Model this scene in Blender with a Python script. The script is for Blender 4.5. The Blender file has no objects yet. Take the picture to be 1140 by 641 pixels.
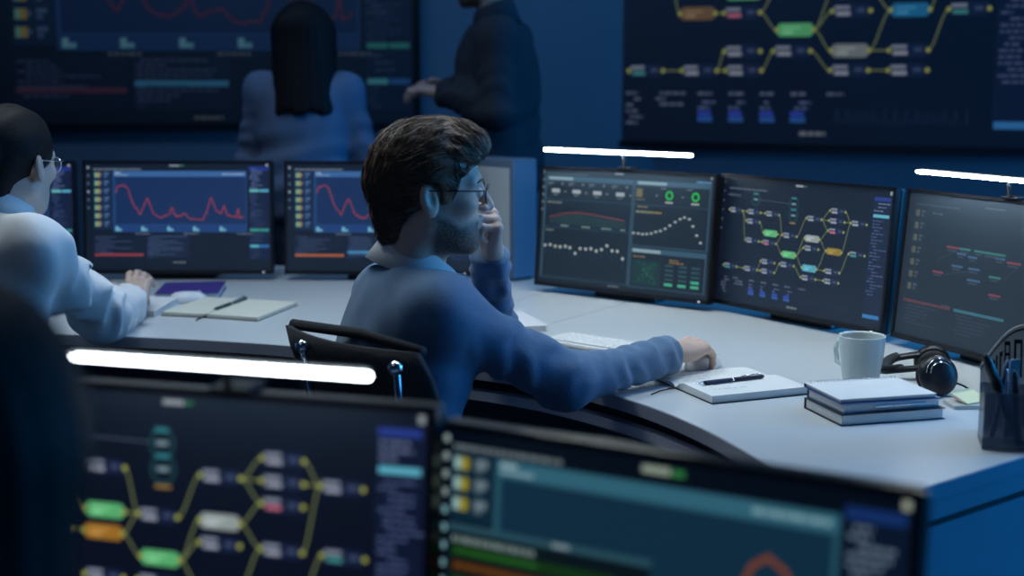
import bpy, bmesh, math, random
import numpy as np
from mathutils import Vector, Matrix

random.seed(7); rng = np.random.default_rng(7)
PI = math.pi
scene = bpy.context.scene
COL = scene.collection

# ------------------------------------------------------------------ camera
FPX, CXP, CYP = 1500.0, 570.0, 320.5
CAMZ = 1.39
PITCH = math.radians(8.87)
cd = bpy.data.cameras.new('camera'); cam = bpy.data.objects.new('camera', cd); COL.objects.link(cam)
cam.location = (0, 0, CAMZ); cam.rotation_euler = (PI/2 - PITCH, 0, 0)
cd.sensor_width = 36.0; cd.lens = FPX/1140*36.0; cd.clip_start = .02; cd.clip_end = 60
cd.dof.use_dof = True; cd.dof.focus_distance = 2.9; cd.dof.aperture_fstop = 2.1
scene.camera = cam

# ------------------------------------------------------------------ world, lamps, exposure
scene.view_settings.view_transform = 'Standard'; scene.view_settings.look = 'None'
scene.view_settings.gamma = 1.0; scene.view_settings.use_curve_mapping = False
scene.view_settings.exposure = 0.0
w = bpy.data.worlds.new('world'); scene.world = w; w.use_nodes = True
w.node_tree.nodes['Background'].inputs[0].default_value = (.010, .022, .060, 1)
w.node_tree.nodes['Background'].inputs[1].default_value = 0.15

def area(name, loc, target, size, power, color, spread=PI):
    l = bpy.data.lights.new(name, 'AREA'); l.shape = 'RECTANGLE'
    l.size, l.size_y = size; l.energy = power; l.color = color; l.spread = spread
    o = bpy.data.objects.new(name, l); COL.objects.link(o); o.location = loc
    d = Vector(target) - Vector(loc); o.rotation_euler = d.to_track_quat('-Z', 'Y').to_euler()
    return o
# added out-of-view fill lights without fixtures, then blue washers along the back wall
area('fill_blue_right', (4.40, 3.0, 1.75), (0, 2.6, .9), (2.2, 1.3), 120, (.015, .37, 1.0))  # added blue light from the right, unseen, no panel built
area('fill_blue_high', (2.35, 3.1, 2.85), (.25, 2.75, .85), (1.4, .5), 14, (.04, .38, 1.0))  # added blue fill from above, helps out the weak glow of the screens
area('fill_pale_desk', (.55, 2.95, 2.95), (.55, 3.1, .74), (.9, .6), 6, (.82, .94, 1.0), 1.4)  # added overhead fill to brighten the worktop
area('fill_rear', (-1.5, 1.6, 2.9), (-.6, 2.7, .9), (1.2, .8), 1.6, (.55, .74, 1.0), 2.2)  # added soft fill for the seated man's back
area('fill_left', (-1.0, 3.35, 2.9), (-.65, 2.95, .8), (1.2, .6), 17, (.76, .90, 1.0), 2.2)  # added fill for the man's shoulders and the left of the desk
area('wall_washer', (1.0, 5.45, 2.9), (.45, 6.6, 1.1), (1.4, .3), 6, (.12, .48, 1.0))
area('wall_washer_left', (-1.6, 4.85, 2.95), (-1.4, 6.6, .8), (2.4, .3), 12, (.34, .58, 1.0))

# ------------------------------------------------------------------ pixel helpers (a pixel gives a direction only)
def ray(px, py):
    x = (px-CXP)/FPX; y = (CYP-py)/FPX
    c, s = math.cos(PITCH), math.sin(PITCH)
    return np.array([x, c + y*s, -s + y*c])
def atz(px, py, z):            # point of the horizontal plane at height z
    r = ray(px, py); return np.array([0, 0, CAMZ]) + r*((z-CAMZ)/r[2])
def aty(px, py, y):            # point at depth y
    r = ray(px, py); return np.array([0, 0, CAMZ]) + r*(y/r[1])
DESK = .74

# ------------------------------------------------------------------ materials
def s2l(c):
    c = np.asarray(c, float)/255.0
    return np.where(c <= .04045, c/12.92, ((c+.055)/1.055)**2.4)
MATS = {}
def mat(name, color=(.5, .5, .5), rough=.5, metal=0.0, bump=0.0, bscale=60, var=0.0, vscale=8, emit=None, estr=0.0,
        alpha=None, trans=0.0, ior=1.45, spec=.5, stretch=None, sheen=0.0, coat=0.0, sss=0.0):
    if name in MATS: return MATS[name]
    m = bpy.data.materials.new(name); m.use_nodes = True; nt = m.node_tree; N = nt.nodes; L = nt.links
    b = N['Principled BSDF']
    b.inputs['Base Color'].default_value = (*color, 1); b.inputs['Roughness'].default_value = rough
    b.inputs['Metallic'].default_value = metal; b.inputs['IOR'].default_value = ior
    b.inputs['Specular IOR Level'].default_value = spec
    b.inputs['Transmission Weight'].default_value = trans
    b.inputs['Sheen Weight'].default_value = sheen; b.inputs['Coat Weight'].default_value = coat
    if sss:
        b.inputs['Subsurface Weight'].default_value = sss; b.inputs['Subsurface Radius'].default_value = (.012, .005, .003)
        b.inputs['Subsurface Scale'].default_value = 1.0
    if alpha is not None: b.inputs['Alpha'].default_value = alpha
    tc = None
    if var or bump:
        tc = N.new('ShaderNodeTexCoord'); mp = N.new('ShaderNodeMapping'); L.new(tc.outputs['Object'], mp.inputs['Vector'])
        if stretch: mp.inputs['Scale'].default_value = stretch
    if var:
        n = N.new('ShaderNodeTexNoise'); n.inputs['Scale'].default_value = vscale; n.inputs['Detail'].default_value = 5
        L.new(mp.outputs[0], n.inputs['Vector'])
        r = N.new('ShaderNodeMapRange'); r.inputs['From Min'].default_value = .3; r.inputs['From Max'].default_value = .7
        r.inputs['To Min'].default_value = 1-var; r.inputs['To Max'].default_value = 1+var
        L.new(n.outputs['Fac'], r.inputs['Value'])
        mx = N.new('ShaderNodeVectorMath'); mx.operation = 'SCALE'; mx.inputs[0].default_value = color
        L.new(r.outputs[0], mx.inputs['Scale']); L.new(mx.outputs[0], b.inputs['Base Color'])
    if bump:
        n2 = N.new('ShaderNodeTexNoise'); n2.inputs['Scale'].default_value = bscale; n2.inputs['Detail'].default_value = 4
        L.new(mp.outputs[0], n2.inputs['Vector'])
        bp = N.new('ShaderNodeBump'); bp.inputs['Strength'].default_value = bump; bp.inputs['Distance'].default_value = .004
        L.new(n2.outputs['Fac'], bp.inputs['Height']); L.new(bp.outputs[0], b.inputs['Normal'])
    if emit is not None:
        b.inputs['Emission Color'].default_value = (*emit, 1); b.inputs['Emission Strength'].default_value = estr
    MATS[name] = m; return m

def screen_mat(name, strength, rough=.34, base=.036):
    m = bpy.data.materials.new(name); m.use_nodes = True; nt = m.node_tree; b = nt.nodes['Principled BSDF']
    b.inputs['Base Color'].default_value = (base*.55, base*.9, base*1.25, 1); b.inputs['Roughness'].default_value = rough
    a = nt.nodes.new('ShaderNodeAttribute'); a.attribute_name = 'pic'
    nt.links.new(a.outputs['Color'], b.inputs['Emission Color']); b.inputs['Emission Strength'].default_value = strength
    return m

def skin_mat(name, color, beard):
    m = bpy.data.materials.new(name); m.use_nodes = True; nt = m.node_tree; N = nt.nodes; L = nt.links; b = N['Principled BSDF']
    tc = N.new('ShaderNodeTexCoord'); n = N.new('ShaderNodeTexNoise'); n.inputs['Scale'].default_value = 260; n.inputs['Detail'].default_value = 3
    L.new(tc.outputs['Object'], n.inputs['Vector'])
    a = N.new('ShaderNodeAttribute'); a.attribute_name = 'beard'
    r = N.new('ShaderNodeMath'); r.operation = 'MULTIPLY_ADD'; L.new(n.outputs['Fac'], r.inputs[0]); r.inputs[1].default_value = .9; r.inputs[2].default_value = .42
    mu = N.new('ShaderNodeMath'); mu.operation = 'MULTIPLY'; mu.use_clamp = True; L.new(a.outputs['Fac'], mu.inputs[0]); L.new(r.outputs[0], mu.inputs[1])
    mx = N.new('ShaderNodeMix'); mx.data_type = 'RGBA'; L.new(mu.outputs[0], mx.inputs['Factor'])
    mx.inputs[6].default_value = (*color, 1); mx.inputs[7].default_value = (*beard, 1)
    L.new(mx.outputs[2], b.inputs['Base Color']); b.inputs['Roughness'].default_value = .48
    b.inputs['Subsurface Weight'].default_value = .12; b.inputs['Subsurface Radius'].default_value = (.01, .004, .002); b.inputs['Subsurface Scale'].default_value = 1
    bp = N.new('ShaderNodeBump'); bp.inputs['Strength'].default_value = .15; bp.inputs['Distance'].default_value = .002
    L.new(n.outputs['Fac'], bp.inputs['Height']); L.new(bp.outputs[0], b.inputs['Normal'])
    return m

# ------------------------------------------------------------------ mesh helpers
class MB:
    def __init__(s): s.v = []; s.f = []
    def add(s, v, f):
        o = len(s.v); s.v += [tuple(map(float, p)) for p in v]; s.f += [tuple(i+o for i in q) for q in f]; return s
    def box(s, c, size, M=None):
        hx, hy, hz = [k/2 for k in size]
        p = [(x, y, z) for z in (-hz, hz) for y in (-hy, hy) for x in (-hx, hx)]
        if M is not None: p = [tuple(M @ Vector(q)) for q in p]
        p = [(q[0]+c[0], q[1]+c[1], q[2]+c[2]) for q in p]
        return s.add(p, [(0, 2, 3, 1), (4, 5, 7, 6), (0, 1, 5, 4), (2, 6, 7, 3), (0, 4, 6, 2), (1, 3, 7, 5)])
    def rbox(s, c, size, r, seg=2, M=None):          # bevelled box
        bm = bmesh.new(); bmesh.ops.create_cube(bm, size=1.0)
        for v in bm.verts: v.co = Vector((v.co.x*size[0], v.co.y*size[1], v.co.z*size[2]))
        bmesh.ops.bevel(bm, geom=bm.edges[:], offset=r, segments=seg, profile=.5, affect='EDGES')
        vs = [v.co.copy() for v in bm.verts]
        if M is not None: vs = [M @ v for v in vs]
        bm.verts.index_update()
        f = [tuple(v.index for v in q.verts) for q in bm.faces]; bm.free()
        return s.add([(v.x+c[0], v.y+c[1], v.z+c[2]) for v in vs], f)
    def tube(s, pts, rad, n=10, cap=True, flat=None):
        pts = [np.asarray(p, float) for p in pts]; m = len(pts)
        rad = [rad]*m if np.isscalar(rad) else rad
        up = None; vs = []
        for i in range(m):
            t = pts[min(i+1, m-1)] - pts[max(i-1, 0)]; t = t/(np.linalg.norm(t)+1e-12)
            if up is None:
                up = np.array([0, 0, 1.0]) if abs(t[2]) < .9 else np.array([1.0, 0, 0])
            a = np.cross(t, up); a /= np.linalg.norm(a)+1e-12; b = np.cross(a, t); up = b
            for k in range(n):
                q = 2*PI*k/n; e = 1.0 if flat is None else flat
                vs.append(pts[i] + rad[i]*(math.cos(q)*a + math.sin(q)*b*e))
        f = [(i*n+k, i*n+(k+1) % n, (i+1)*n+(k+1) % n, (i+1)*n+k) for i in range(m-1) for k in range(n)]
        if cap: f += [tuple(range(n-1, -1, -1)), tuple(range((m-1)*n, m*n))]
        return s.add(vs, f)
    def lathe(s, prof, n=24, c=(0, 0, 0)):
        vs = []; m = len(prof)
        for r, z in prof:
            for k in range(n): vs.append((c[0]+r*math.cos(2*PI*k/n), c[1]+r*math.sin(2*PI*k/n), c[2]+z))
        f = [(i*n+k, i*n+(k+1) % n, (i+1)*n+(k+1) % n, (i+1)*n+k) for i in range(m-1) for k in range(n)]
        return s.add(vs, f)
    def prism(s, poly, z0, z1):
        n = len(poly); v = [(p[0], p[1], z0) for p in poly] + [(p[0], p[1], z1) for p in poly]
        f = [tuple(range(n-1, -1, -1)), tuple(range(n, 2*n))] + [(i, (i+1) % n, n+(i+1) % n, n+i) for i in range(n)]
        return s.add(v, f)
    def strip(s, A, B, z0, z1):                      # slab between two matched polylines
        n = len(A); v = []
        for z in (z0, z1): v += [(p[0], p[1], z) for p in A] + [(p[0], p[1], z) for p in B]
        f = []
        for i in range(n-1):
            f += [(i, i+1, n+i+1, n+i), (2*n+i, 3*n+i, 3*n+i+1, 2*n+i+1), (i, 2*n+i, 2*n+i+1, i+1), (n+i, n+i+1, 3*n+i+1, 3*n+i)]
        f += [(0, n, 3*n, 2*n), (n-1, 3*n-1, 4*n-1, 2*n-1)]
        return s.add(v, f)
    def build(s, name, m, parent=None, smooth=False, loc=None):
        me = bpy.data.meshes.new(name); me.from_pydata(s.v, [], s.f); me.update()
        bm = bmesh.new(); bm.from_mesh(me); bmesh.ops.recalc_face_normals(bm, faces=bm.faces); bm.to_mesh(me); bm.free()
        if m is not None: me.materials.append(m)
        if smooth: me.polygons.foreach_set('use_smooth', [True]*len(me.polygons))
        return link(name, me, parent, loc)
def link(name, me, parent=None, loc=None):
    o = bpy.data.objects.new(name, me); COL.objects.link(o)
    if parent is not None: o.parent = parent
    if loc is not None: o.location = loc
    return o
def autosmooth(o, ang=40):
    me = o.data; me.polygons.foreach_set('use_smooth', [True]*len(me.polygons))
    me.set_sharp_from_angle(angle=math.radians(ang)); return o
def thing(name, label, cat, loc=(0, 0, 0), rz=0.0, group=None, rx=0.0):
    o = bpy.data.objects.new(name, None); COL.objects.link(o); o.empty_display_size = .05
    o.location = tuple(map(float, loc)); o.rotation_euler = (rx, 0, rz)
    return tag(o, label, cat, group)
def tag(o, label, cat, group=None):
    o['label'] = label; o['category'] = cat
    if group: o['group'] = group
    return o
def struct(o, label=None):
    o['kind'] = 'structure'
    if label: o['label'] = label
    return o
def catmull(P, n=8):
    P = np.asarray(P, float); out = []
    Q = np.vstack([2*P[0]-P[1], P, 2*P[-1]-P[-2]])
    for i in range(len(P)-1):
        a, b, c, d = Q[i:i+4]
        for t in np.linspace(0, 1, n, endpoint=False):
            out.append(.5*((2*b)+(c-a)*t+(2*a-5*b+4*c-d)*t*t+(3*b-a-3*c+d)*t**3))
    return np.array(out+[P[-1]])

M_white = mat('desk_white', (.55, .59, .61), .28, var=.03, vscale=3)
M_edge = mat('desk_edge', (.42, .42, .46), .4)
M_rail = mat('rail_grey', (.62, .62, .66), .4)
M_panel = mat('panel_blue_grey', (.26, .32, .42), .5, var=.05)
M_gap = mat('dark_gap', (.02, .02, .025), .7)
M_black = mat('black_plastic', (.012, .013, .016), .38, bump=.05, bscale=300)
M_bezel = mat('bezel', (.010, .011, .014), .3)
M_chrome = mat('chrome', (.75, .77, .80), .12, metal=1.0)
M_dkmetal = mat('dark_metal', (.05, .055, .06), .35, metal=.8)
M_chairfab = mat('chair_fabric', (.020, .022, .026), .85, bump=.3, bscale=220)
M_paper = mat('paper', (.72, .73, .72), .7, var=.03, vscale=12)
M_paper_warm = mat('paper_warm', (.66, .66, .56), .7, var=.03, vscale=12)
M_navy = mat('cover_navy', (.012, .02, .06), .45)
M_dkcover = mat('cover_dark', (.012, .014, .02), .5)
# ================================================================== the room
XL, XR, YB, YF, ZC = -4.2, 4.6, 6.6, -2.2, 3.05
M_wall = mat('wall_paint', (.11, .145, .19), .65, bump=.04, bscale=90, var=.06, vscale=2)
M_floor = mat('carpet', (.030, .036, .05), .95, bump=.5, bscale=400, var=.2, vscale=60)
M_ceil = mat('ceiling_paint', (.06, .08, .11), .8)
WB = (.69, YB)                                   # where the back wall bends
yawR = math.radians(-22)
WE = (XR, YB + (XR-WB[0])*math.tan(yawR))
struct(MB().box((.2, 2.2, -.05), (8.8, 8.8, .1)).build('floor', M_floor))
struct(MB().box((.2, 2.2, ZC+.05), (8.8, 8.8, .1)).build('ceiling', M_ceil))
struct(MB().prism([(XL, YB), WB, (WB[0], YB+.12), (XL, YB+.12)], 0, ZC).build('wall_back', M_wall))
struct(MB().prism([WB, WE, (WE[0], WE[1]+.12), (WB[0], WB[1]+.12)], 0, ZC).build('wall_back_right', M_wall))
struct(MB().prism([(XL-.12, YF), (XL, YF), (XL, YB+.12), (XL-.12, YB+.12)], 0, ZC).build('wall_left', M_wall))
struct(MB().prism([(XR, YF), (XR+.12, YF), (XR+.12, WE[1]+.12), (XR, WE[1])], 0, ZC).build('wall_right', M_wall))
struct(MB().box((.2, YF-.06, ZC/2), (8.8, .12, ZC)).build('wall_front', M_wall))
struct(MB().box(((XL+WB[0])/2, YB-.008, .05), (WB[0]-XL-.02, .014, .1)).build('baseboard_back', M_black))

# ================================================================== the long curved desk
INN = [(-2.7, 3.62), (-1.9, 3.50), (-1.12, 3.39), (-.70, 3.30), (-.42, 3.19), (-.22, 3.08), (.03, 2.92), (.224, 2.71), (.345, 2.49), (.43, 2.24), (.50, 1.965)]
OUT = [(-2.7, 4.86), (-1.9, 4.78), (-1.2, 4.70), (-.35, 4.62), (.30, 4.41), (.52, 4.15), (.78, 3.90), (1.0, 3.62), (1.18, 3.30), (1.32, 3.00), (1.43, 2.69)]
NI = 8
I_, O_ = catmull(INN, NI), catmull(OUT, NI)
cuts = [0, 2*NI, 4*NI, 5*NI, len(I_)-1]
desk = thing('curved_desk', 'long curved white workstation desk with grey edge, carrying the row of monitors', 'desk', (0, 3.3, 0))
DL = np.array([0, 3.3])
for a, b in zip(cuts[:-1], cuts[1:]):
    A, B = I_[a:b+1].copy(), O_[a:b+1].copy()
    if a > 0:                                     # leave a joint 3 mm wide between two worktop pieces
        for X in (A, B):
            d = X[1]-X[0]; X[0] += d/np.linalg.norm(d)*.0015
    if b < len(I_)-1:
        for X in (A, B):
            d = X[-2]-X[-1]; X[-1] += d/np.linalg.norm(d)*.0015
    A -= DL; B -= DL
    MB().strip(A, B, DESK-.028, DESK).build('worktop', M_white, desk)
def inset(P, Q, k): 
    d = Q-P; return P + d/np.linalg.norm(d, axis=1)[:, None]*k
MB().strip(inset(I_, O_, -.003)-DL, inset(I_, O_, -.0002)-DL, DESK-.028, DESK-.001).build('edge_band', M_edge, desk)
MB().strip(inset(I_, O_, .03)-DL, inset(I_, O_, .06)-DL, DESK-.056, DESK-.0282).build('shadow_gap', M_gap, desk)
MB().strip(inset(I_, O_, .004)-DL, inset(I_, O_, .05)-DL, DESK-.078, DESK-.056).build('front_rail', M_rail, desk)
MB().strip(inset(O_, I_, .10)-DL, inset(O_, I_, .13)-DL, .05, DESK-.0285).build('modesty_panel', M_panel, desk)
def end_panel(p, q, nm='end_panel'):
    p, q = np.array(p)-DL, np.array(q)-DL; d = (q-p)/np.linalg.norm(q-p); n = np.array([d[1], -d[0]])
    o1 = p + d*.0; o2 = q - d*.0
    MB().prism([o1, o2, o2-n*.03, o1-n*.03], 0, DESK-.075).build(nm, M_panel, desk)
    MB().prism([o1-n*.004, o2-n*.004, o2-n*.03, o1-n*.03], DESK-.075, DESK-.062).build('shadow_gap', M_gap, desk)
    MB().prism([o1, o2, o2-n*.03, o1-n*.03], DESK-.062, DESK-.0285).build('end_rail', M_panel, desk)
    MB().prism([o1+n*.003, o2+n*.003, o2, o1], DESK-.028, DESK-.001).build('edge_band', M_panel, desk)
end_panel(INN[-1], OUT[-1])
end_panel(OUT[0], INN[0])
for k in (3*NI, 6*NI+4):
    p, q = inset(I_, O_, .45)[k]-DL, inset(I_, O_, .50)[k]-DL
    d = inset(I_, O_, .9)[k]-DL-p; d /= np.linalg.norm(d); n = np.array([-d[1], d[0]])*.02
    MB().prism([p-n, p+n, p+d*.4+n, p+d*.4-n], 0, DESK-.028).build('support_leg', M_panel, desk)

# ================================================================== screen pictures: flat print built of thin coloured quads
class UI:
    def __init__(s, bg): s.q = []; s.rect(0, 0, 1, 1, bg, 0)
    def poly(s, P, col, layer): s.q.append((P, s2l(col), layer))
    def rect(s, x0, y0, x1, y1, col, layer=1): s.poly([(x0, y0), (x1, y0), (x1, y1), (x0, y1)], col, layer)
    def rrect(s, x0, y0, x1, y1, col, layer=1, r=.012):
        P = []
        for cx, cy, a0 in ((x1-r, y0+r*1.77, -90), (x1-r, y1-r*1.77, 0), (x0+r, y1-r*1.77, 90), (x0+r, y0+r*1.77, 180)):
            for k in range(4):
                a = math.radians(a0+30*k); P.append((cx+r*math.cos(a), cy+r*1.77*math.sin(a)))
        s.poly(P, col, layer)
    def line(s, pts, w, col, layer=2):
        for (a, b), (c, d) in zip(pts[:-1], pts[1:]):
            dx, dy = c-a, (d-b)/1.77; L = math.hypot(dx, dy)+1e-9; nx, ny = -dy/L*w/2, dx/L*w/2*1.77
            ex, ey = dx/L*w*.3, dy/L*w*.3*1.77
            s.poly([(a+nx-ex, b+ny-ey), (c+nx+ex, d+ny+ey), (c-nx+ex, d-ny+ey), (a-nx-ex, b-ny-ey)], col, layer)
    def disc(s, x, y, r, col, layer=2, n=12):
        s.poly([(x+r*math.cos(2*PI*k/n), y+r*1.77*math.sin(2*PI*k/n)) for k in range(n)], col, layer)
    def ring(s, x, y, r, w, col, layer=2, n=20, a0=0, a1=360):
        P = [(x+r*math.cos(math.radians(a0+(a1-a0)*k/n)), y+r*1.77*math.sin(math.radians(a0+(a1-a0)*k/n))) for k in range(n+1)]
        s.line(P, w, col, layer)
    def text(s, x, y, w, h, col, layer=2, words=None):
        t = x
        while t < x+w:
            k = random.uniform(.008, .022); s.rect(t, y, min(t+k, x+w), y+h, col, layer); t += k+.004
    def para(s, x, y, w, rows, dh, col, layer=2, h=.010):
        for i in range(rows): s.text(x+random.choice([0, 0, .01, .02]), y+i*dh, w*random.uniform(.3, 1), h, col, layer)
    def mesh(s, name, W, H, m, eps=.00012, dv=0.0):
        v, f, c = [], [], []
        for P, col, l in s.q:
            o = len(v); v += [(-W/2+p[0]*W, -eps*l, H-(p[1]+dv*(l > 0))*H) for p in P]; f.append(tuple(range(o, o+len(P)))); c += [(*col, 1.0)]*len(P)
        me = bpy.data.meshes.new(name); me.from_pydata(v, [], f); me.update()
        at = me.color_attributes.new('pic', 'FLOAT_COLOR', 'CORNER')
        at.data.foreach_set('color', np.array([c[l.vertex_index] for l in me.loops], np.float32).ravel())
        me.materials.append(m); return me

def ui_chart(bar=(150, 60, 66), tint=1.0, orange=False, bary=.845, trace=(182, 62, 58)):
    u = UI((9, 14, 30))
    for k in range(6): u.rrect(.010, .03+k*.075, .022, .055+k*.075, (150, 165, 180) if k in (0, 3) else (80, 100, 125), 2, .004)
    u.text(.045, .052, .26, .014, (120, 135, 155)); u.rect(.455, .018, .51, .032, (150, 160, 170), 2); u.rect(.512, .018, .535, .03, (50, 130, 90), 2)
    u.rect(.975, .01, .988, .03, (170, 180, 185), 2)
    u.rect(.043, .075, .145, .62, (18, 40, 74))
    for k in range(7):
        y = .09+k*.076
        u.rect(.050, y, .064, y+.045, (120, 175, 150), 2); u.rect(.064, y, .080, y+.045, (165, 150, 70), 3)
        u.rect(.082, y+.01, .09, y+.03, (90, 110, 160), 2)
        u.rect(.102, y, .128, y+.018, (84, 112, 158), 2); u.rect(.102, y+.024, .118, y+.045, (72, 96, 140), 2)
    u.rect(.148, .072, .872, .645, (34, 74, 132))
    u.rect(.155, .078, .868, .125, (62, 108, 168), 2); u.text(.16, .085, .03, .015, (170, 195, 220), 3); u.text(.16, .107, .075, .010, (150, 180, 210), 3); u.text(.74, .098, .12, .013, (160, 190, 220), 3)
    u.rect(.160, .133, .866, .570, (19, 44, 92), 2)
    for k in range(1, 9): u.rect(.16, .133+k*.048, .866, .1345+k*.048, (26, 54, 104), 3)
    for k in range(1, 22): u.rect(.16+k*.032, .133, .161+k*.032, .57, (23, 50, 99), 3)
    P = [(.165, .279), (.171, .231), (.189, .212), (.212, .208), (.23, .24), (.256, .375), (.295, .481), (.336, .327), (.366, .465), (.395, .5), (.419, .506), (.454, .471), (.466, .413), (.483, .49), (.501, .5), (.537, .471), (.572, .523), (.631, .531), (.654, .462), (.678, .323), (.702, .423), (.731, .471), (.751, .394), (.767, .49), (.814, .51), (.825, .423), (.831, .519), (.861, .485)]
    Q = []
    for i in range(len(P)-1):                        # jitter like a live trace
        for t in (0, .25, .5, .75): Q.append((P[i][0]+(P[i+1][0]-P[i][0])*t, P[i][1]+(P[i+1][1]-P[i][1])*t+random.uniform(-.012, .012)*(t > 0)))
    u.line(Q, .0042, trace, 4)
    u.rect(.155, .578, .868, .640, (30, 64, 124), 2)
    for x in (.16, .299, .44, .58, .724):
        u.rect(x, .592, x+.016, .634, (120, 190, 215), 3); u.rect(x+.016, .612, x+.034, .634, (110, 180, 205), 3)
    for x in (.268, .53, .82): u.text(x, .652, .08, .014, (96, 108, 124))
    u.rect(.882, .03, .995, .90, (15, 24, 58)); u.rect(.882, .034, .993, .07, (30, 48, 140), 2)
    u.para(.888, .05, .06, 9, .022, (100, 120, 170), 3); u.para(.888, .29, .05, 9, .024, (60, 80, 130), 3); u.para(.888, .45, .08, 8, .02, (44, 60, 100), 3); u.para(.888, .66, .07, 3, .03, (60, 80, 120), 3); u.para(.888, .80, .04, 4, .025, (50, 66, 104), 3)
    for y, a, b in ((.245, (110, 200, 200), (90, 180, 215)), (.612, (60, 160, 150), (60, 160, 150)), (.762, (90, 190, 210), (50, 110, 190))):
        u.rect(.888, y, .938, y+.024, a, 3); u.rect(.942, y, .990, y+.024, b, 3)
    u.rect(.040, .67, .315, .89, (14, 22, 44)); u.para(.05, .685, .20, 8, .021, (60, 74, 110), 3)
    u.rect(.045, bary, .31, bary+.023, bar, 3)
    u.rect(.325, .67, .56, .89, (17, 28, 54)); u.para(.335, .68, .20, 9, .021, (66, 84, 122), 3); u.rect(.33, .76, .36, .89, (26, 40, 72), 2)
    if orange: u.rect(.33, bary-.03, .555, bary-.005, (70, 150, 200), 3)
    u.text(.47, .92, .07, .014, (110, 120, 130))
    return u

def ui_flow(re={}):
    u = UI((10, 15, 32))
    for k in range(6): u.rrect(.008, .035+k*.075, .018, .055+k*.075, (70, 84, 108), 2, .004)
    u.text(.045, .085, .24, .012, (96, 108, 128)); u.text(.04, .135, .08, .018, (80, 90, 112)); u.rect(.455, .022, .50, .038, (160, 168, 176), 2); u.rect(.503, .024, .52, .036, (50, 120, 80), 2)
    u.rect(.978, .012, .990, .04, (150, 160, 165), 2)
    X = [.099, .215, .330, .447, .580, .710, .830]; R = lambda k: .265+.075*k
    W_, G, PK, WH, CY, YE, TE = 'w', (98, 190, 122), 'p', (158, 170, 170), (88, 176, 198), (150, 126, 36), 't'
    nodes = {'a': (X[0], R(0), W_), 'b': (X[1], R(0), W_), 'c': (X[2], R(0), W_), 'd': (X[1], R(1), W_), 'e': (X[1]+.005, R(3), W_), 'f': (X[2]-.003, R(3), PK), 'g': (X[2], R(2), G),
             'h': (X[3], R(2), W_), 'i': (X[3]+.006, R(4)-.006, G), 'j': (X[4], R(0), W_), 'k': (X[4], R(2), WH), 'l': (X[4], R(3), W_), 'm': (X[4], R(5), CY),
             'n': (X[5], R(-1), W_), 'o': (X[5], R(0), W_), 'p': (X[5], R(1), PK), 'q': (X[5], R(3), YE), 'r': (X[6], R(0), W_), 's': (X[6]+.006, R(3), TE),
             't': (X[5], R(5), W_), 'u': (X[5], R(6), W_), 'v': (X[4], R(6), W_), 'x': (X[3], R(5), W_), 'y': (X[2], R(5), W_), 'z': (X[2]+.004, R(6), W_), 'A': (X[1]+.012, R(6), W_), 'B': (.094, R(6), TE)}
    for k_, c_ in re.items(): nodes[k_] = (*nodes[k_][:2], c_)
    ed = ['ab', 'bc', 'ad', 'ae', 'ch', 'dg', 'ef', 'fh', 'fi', 'gh', 'hj', 'ik', 'il', 'im', 'jn', 'jo', 'jp', 'kp', 'kq', 'nr', 'or', 'qr', 'mq', 'mt', 'ts', 'xv', 'vu', 'zx', 'Ay', 'Az', 'BA']
    for e in ed:
        (x0, y0, _), (x1, y1, _) = nodes[e[0]], nodes[e[1]]
        x0 += .043; x1 -= .043
        P = [(x0+(x1-x0)*t, y0+(y1-y0)*(t*t*(3-2*t) if abs(x1-x0) > .001 else t)) for t in np.linspace(0, 1, 9)]
        if x1 < x0+.012:
            P = [(x0+(x1-x0)*t+.012*math.sin(PI*t), y0+(y1-y0)*t*t*(3-2*t)) for t in np.linspace(0, 1, 9)]
        u.line(P, .0035, (122, 132, 86), 2)
    for x, y, k in nodes.values():
        if isinstance(k, tuple):
            u.rrect(x-.042, y-.026, x+.042, y+.026, k, 3, .010); u.rect(x-.03, y-.012, x+.012, y-.004, tuple(min(255, c+40) for c in k), 4); u.rect(x-.03, y+.004, x-.004, y+.014, tuple(min(255, c+50) for c in k), 4)
        else:
            u.rrect(x-.042, y-.027, x+.042, y+.027, (22, 32, 62), 3, .008)
            u.rect(x-.038, y-.020, x-.004, y-.006, (140, 148, 166), 4)
            u.rect(x-.034, y+.002, x-.002, y+.018, {'p': (196, 110, 130), 't': (70, 150, 150)}.get(k, (160, 166, 182)), 4)
            u.rect(x+.012, y-.01, x+.030, y+.006, (66, 78, 112), 4)
        for sx in (-.043, .043): u.disc(x+sx, y, .0055, (172, 180, 84), 5, 8)
    for x, y in ((.219, .164), (.454, .170), (.457, .257)):
        u.ring(x, y, .026, .004, (34, 84, 92), 3, 16); u.rect(x-.013, y-.008, x+.013, y+.008, (120, 150, 160), 4); u.rect(x-.016, y-.052, x+.014, y-.036, (50, 130, 140), 4)
    u.line([(.246, .164), (.428, .170)], .003, (70, 84, 104), 2); u.line([(.455, .2), (.456, .228)], .003, (34, 84, 92), 2); u.rect(.44, .31, .475, .322, (150, 120, 60), 4)
    u.rect(.895, .05, .990, .94, (16, 24, 52)); u.rect(.90, .06, .985, .085, (40, 62, 150), 2); u.para(.903, .10, .07, 3, .026, (110, 124, 160), 3)
    u.rect(.902, .182, .985, .205, (100, 190, 215), 3); u.para(.903, .225, .07, 24, .023, (76, 90, 130), 3)
    u.rect(.90, .905, .985, .932, (58, 130, 200), 3)
    for i, x in enumerate((.225, .300, .375, .447)):
        u.text(x, .80, .035, .012, (100, 112, 140)); u.para(x, .835, .035, 2, .022, (90, 105, 150)); u.rect(x, .875, x+.032, .892, (54, 74, 190), 3); u.rect(x, .896, x+.036, .918, (44, 92, 170), 3)
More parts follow.
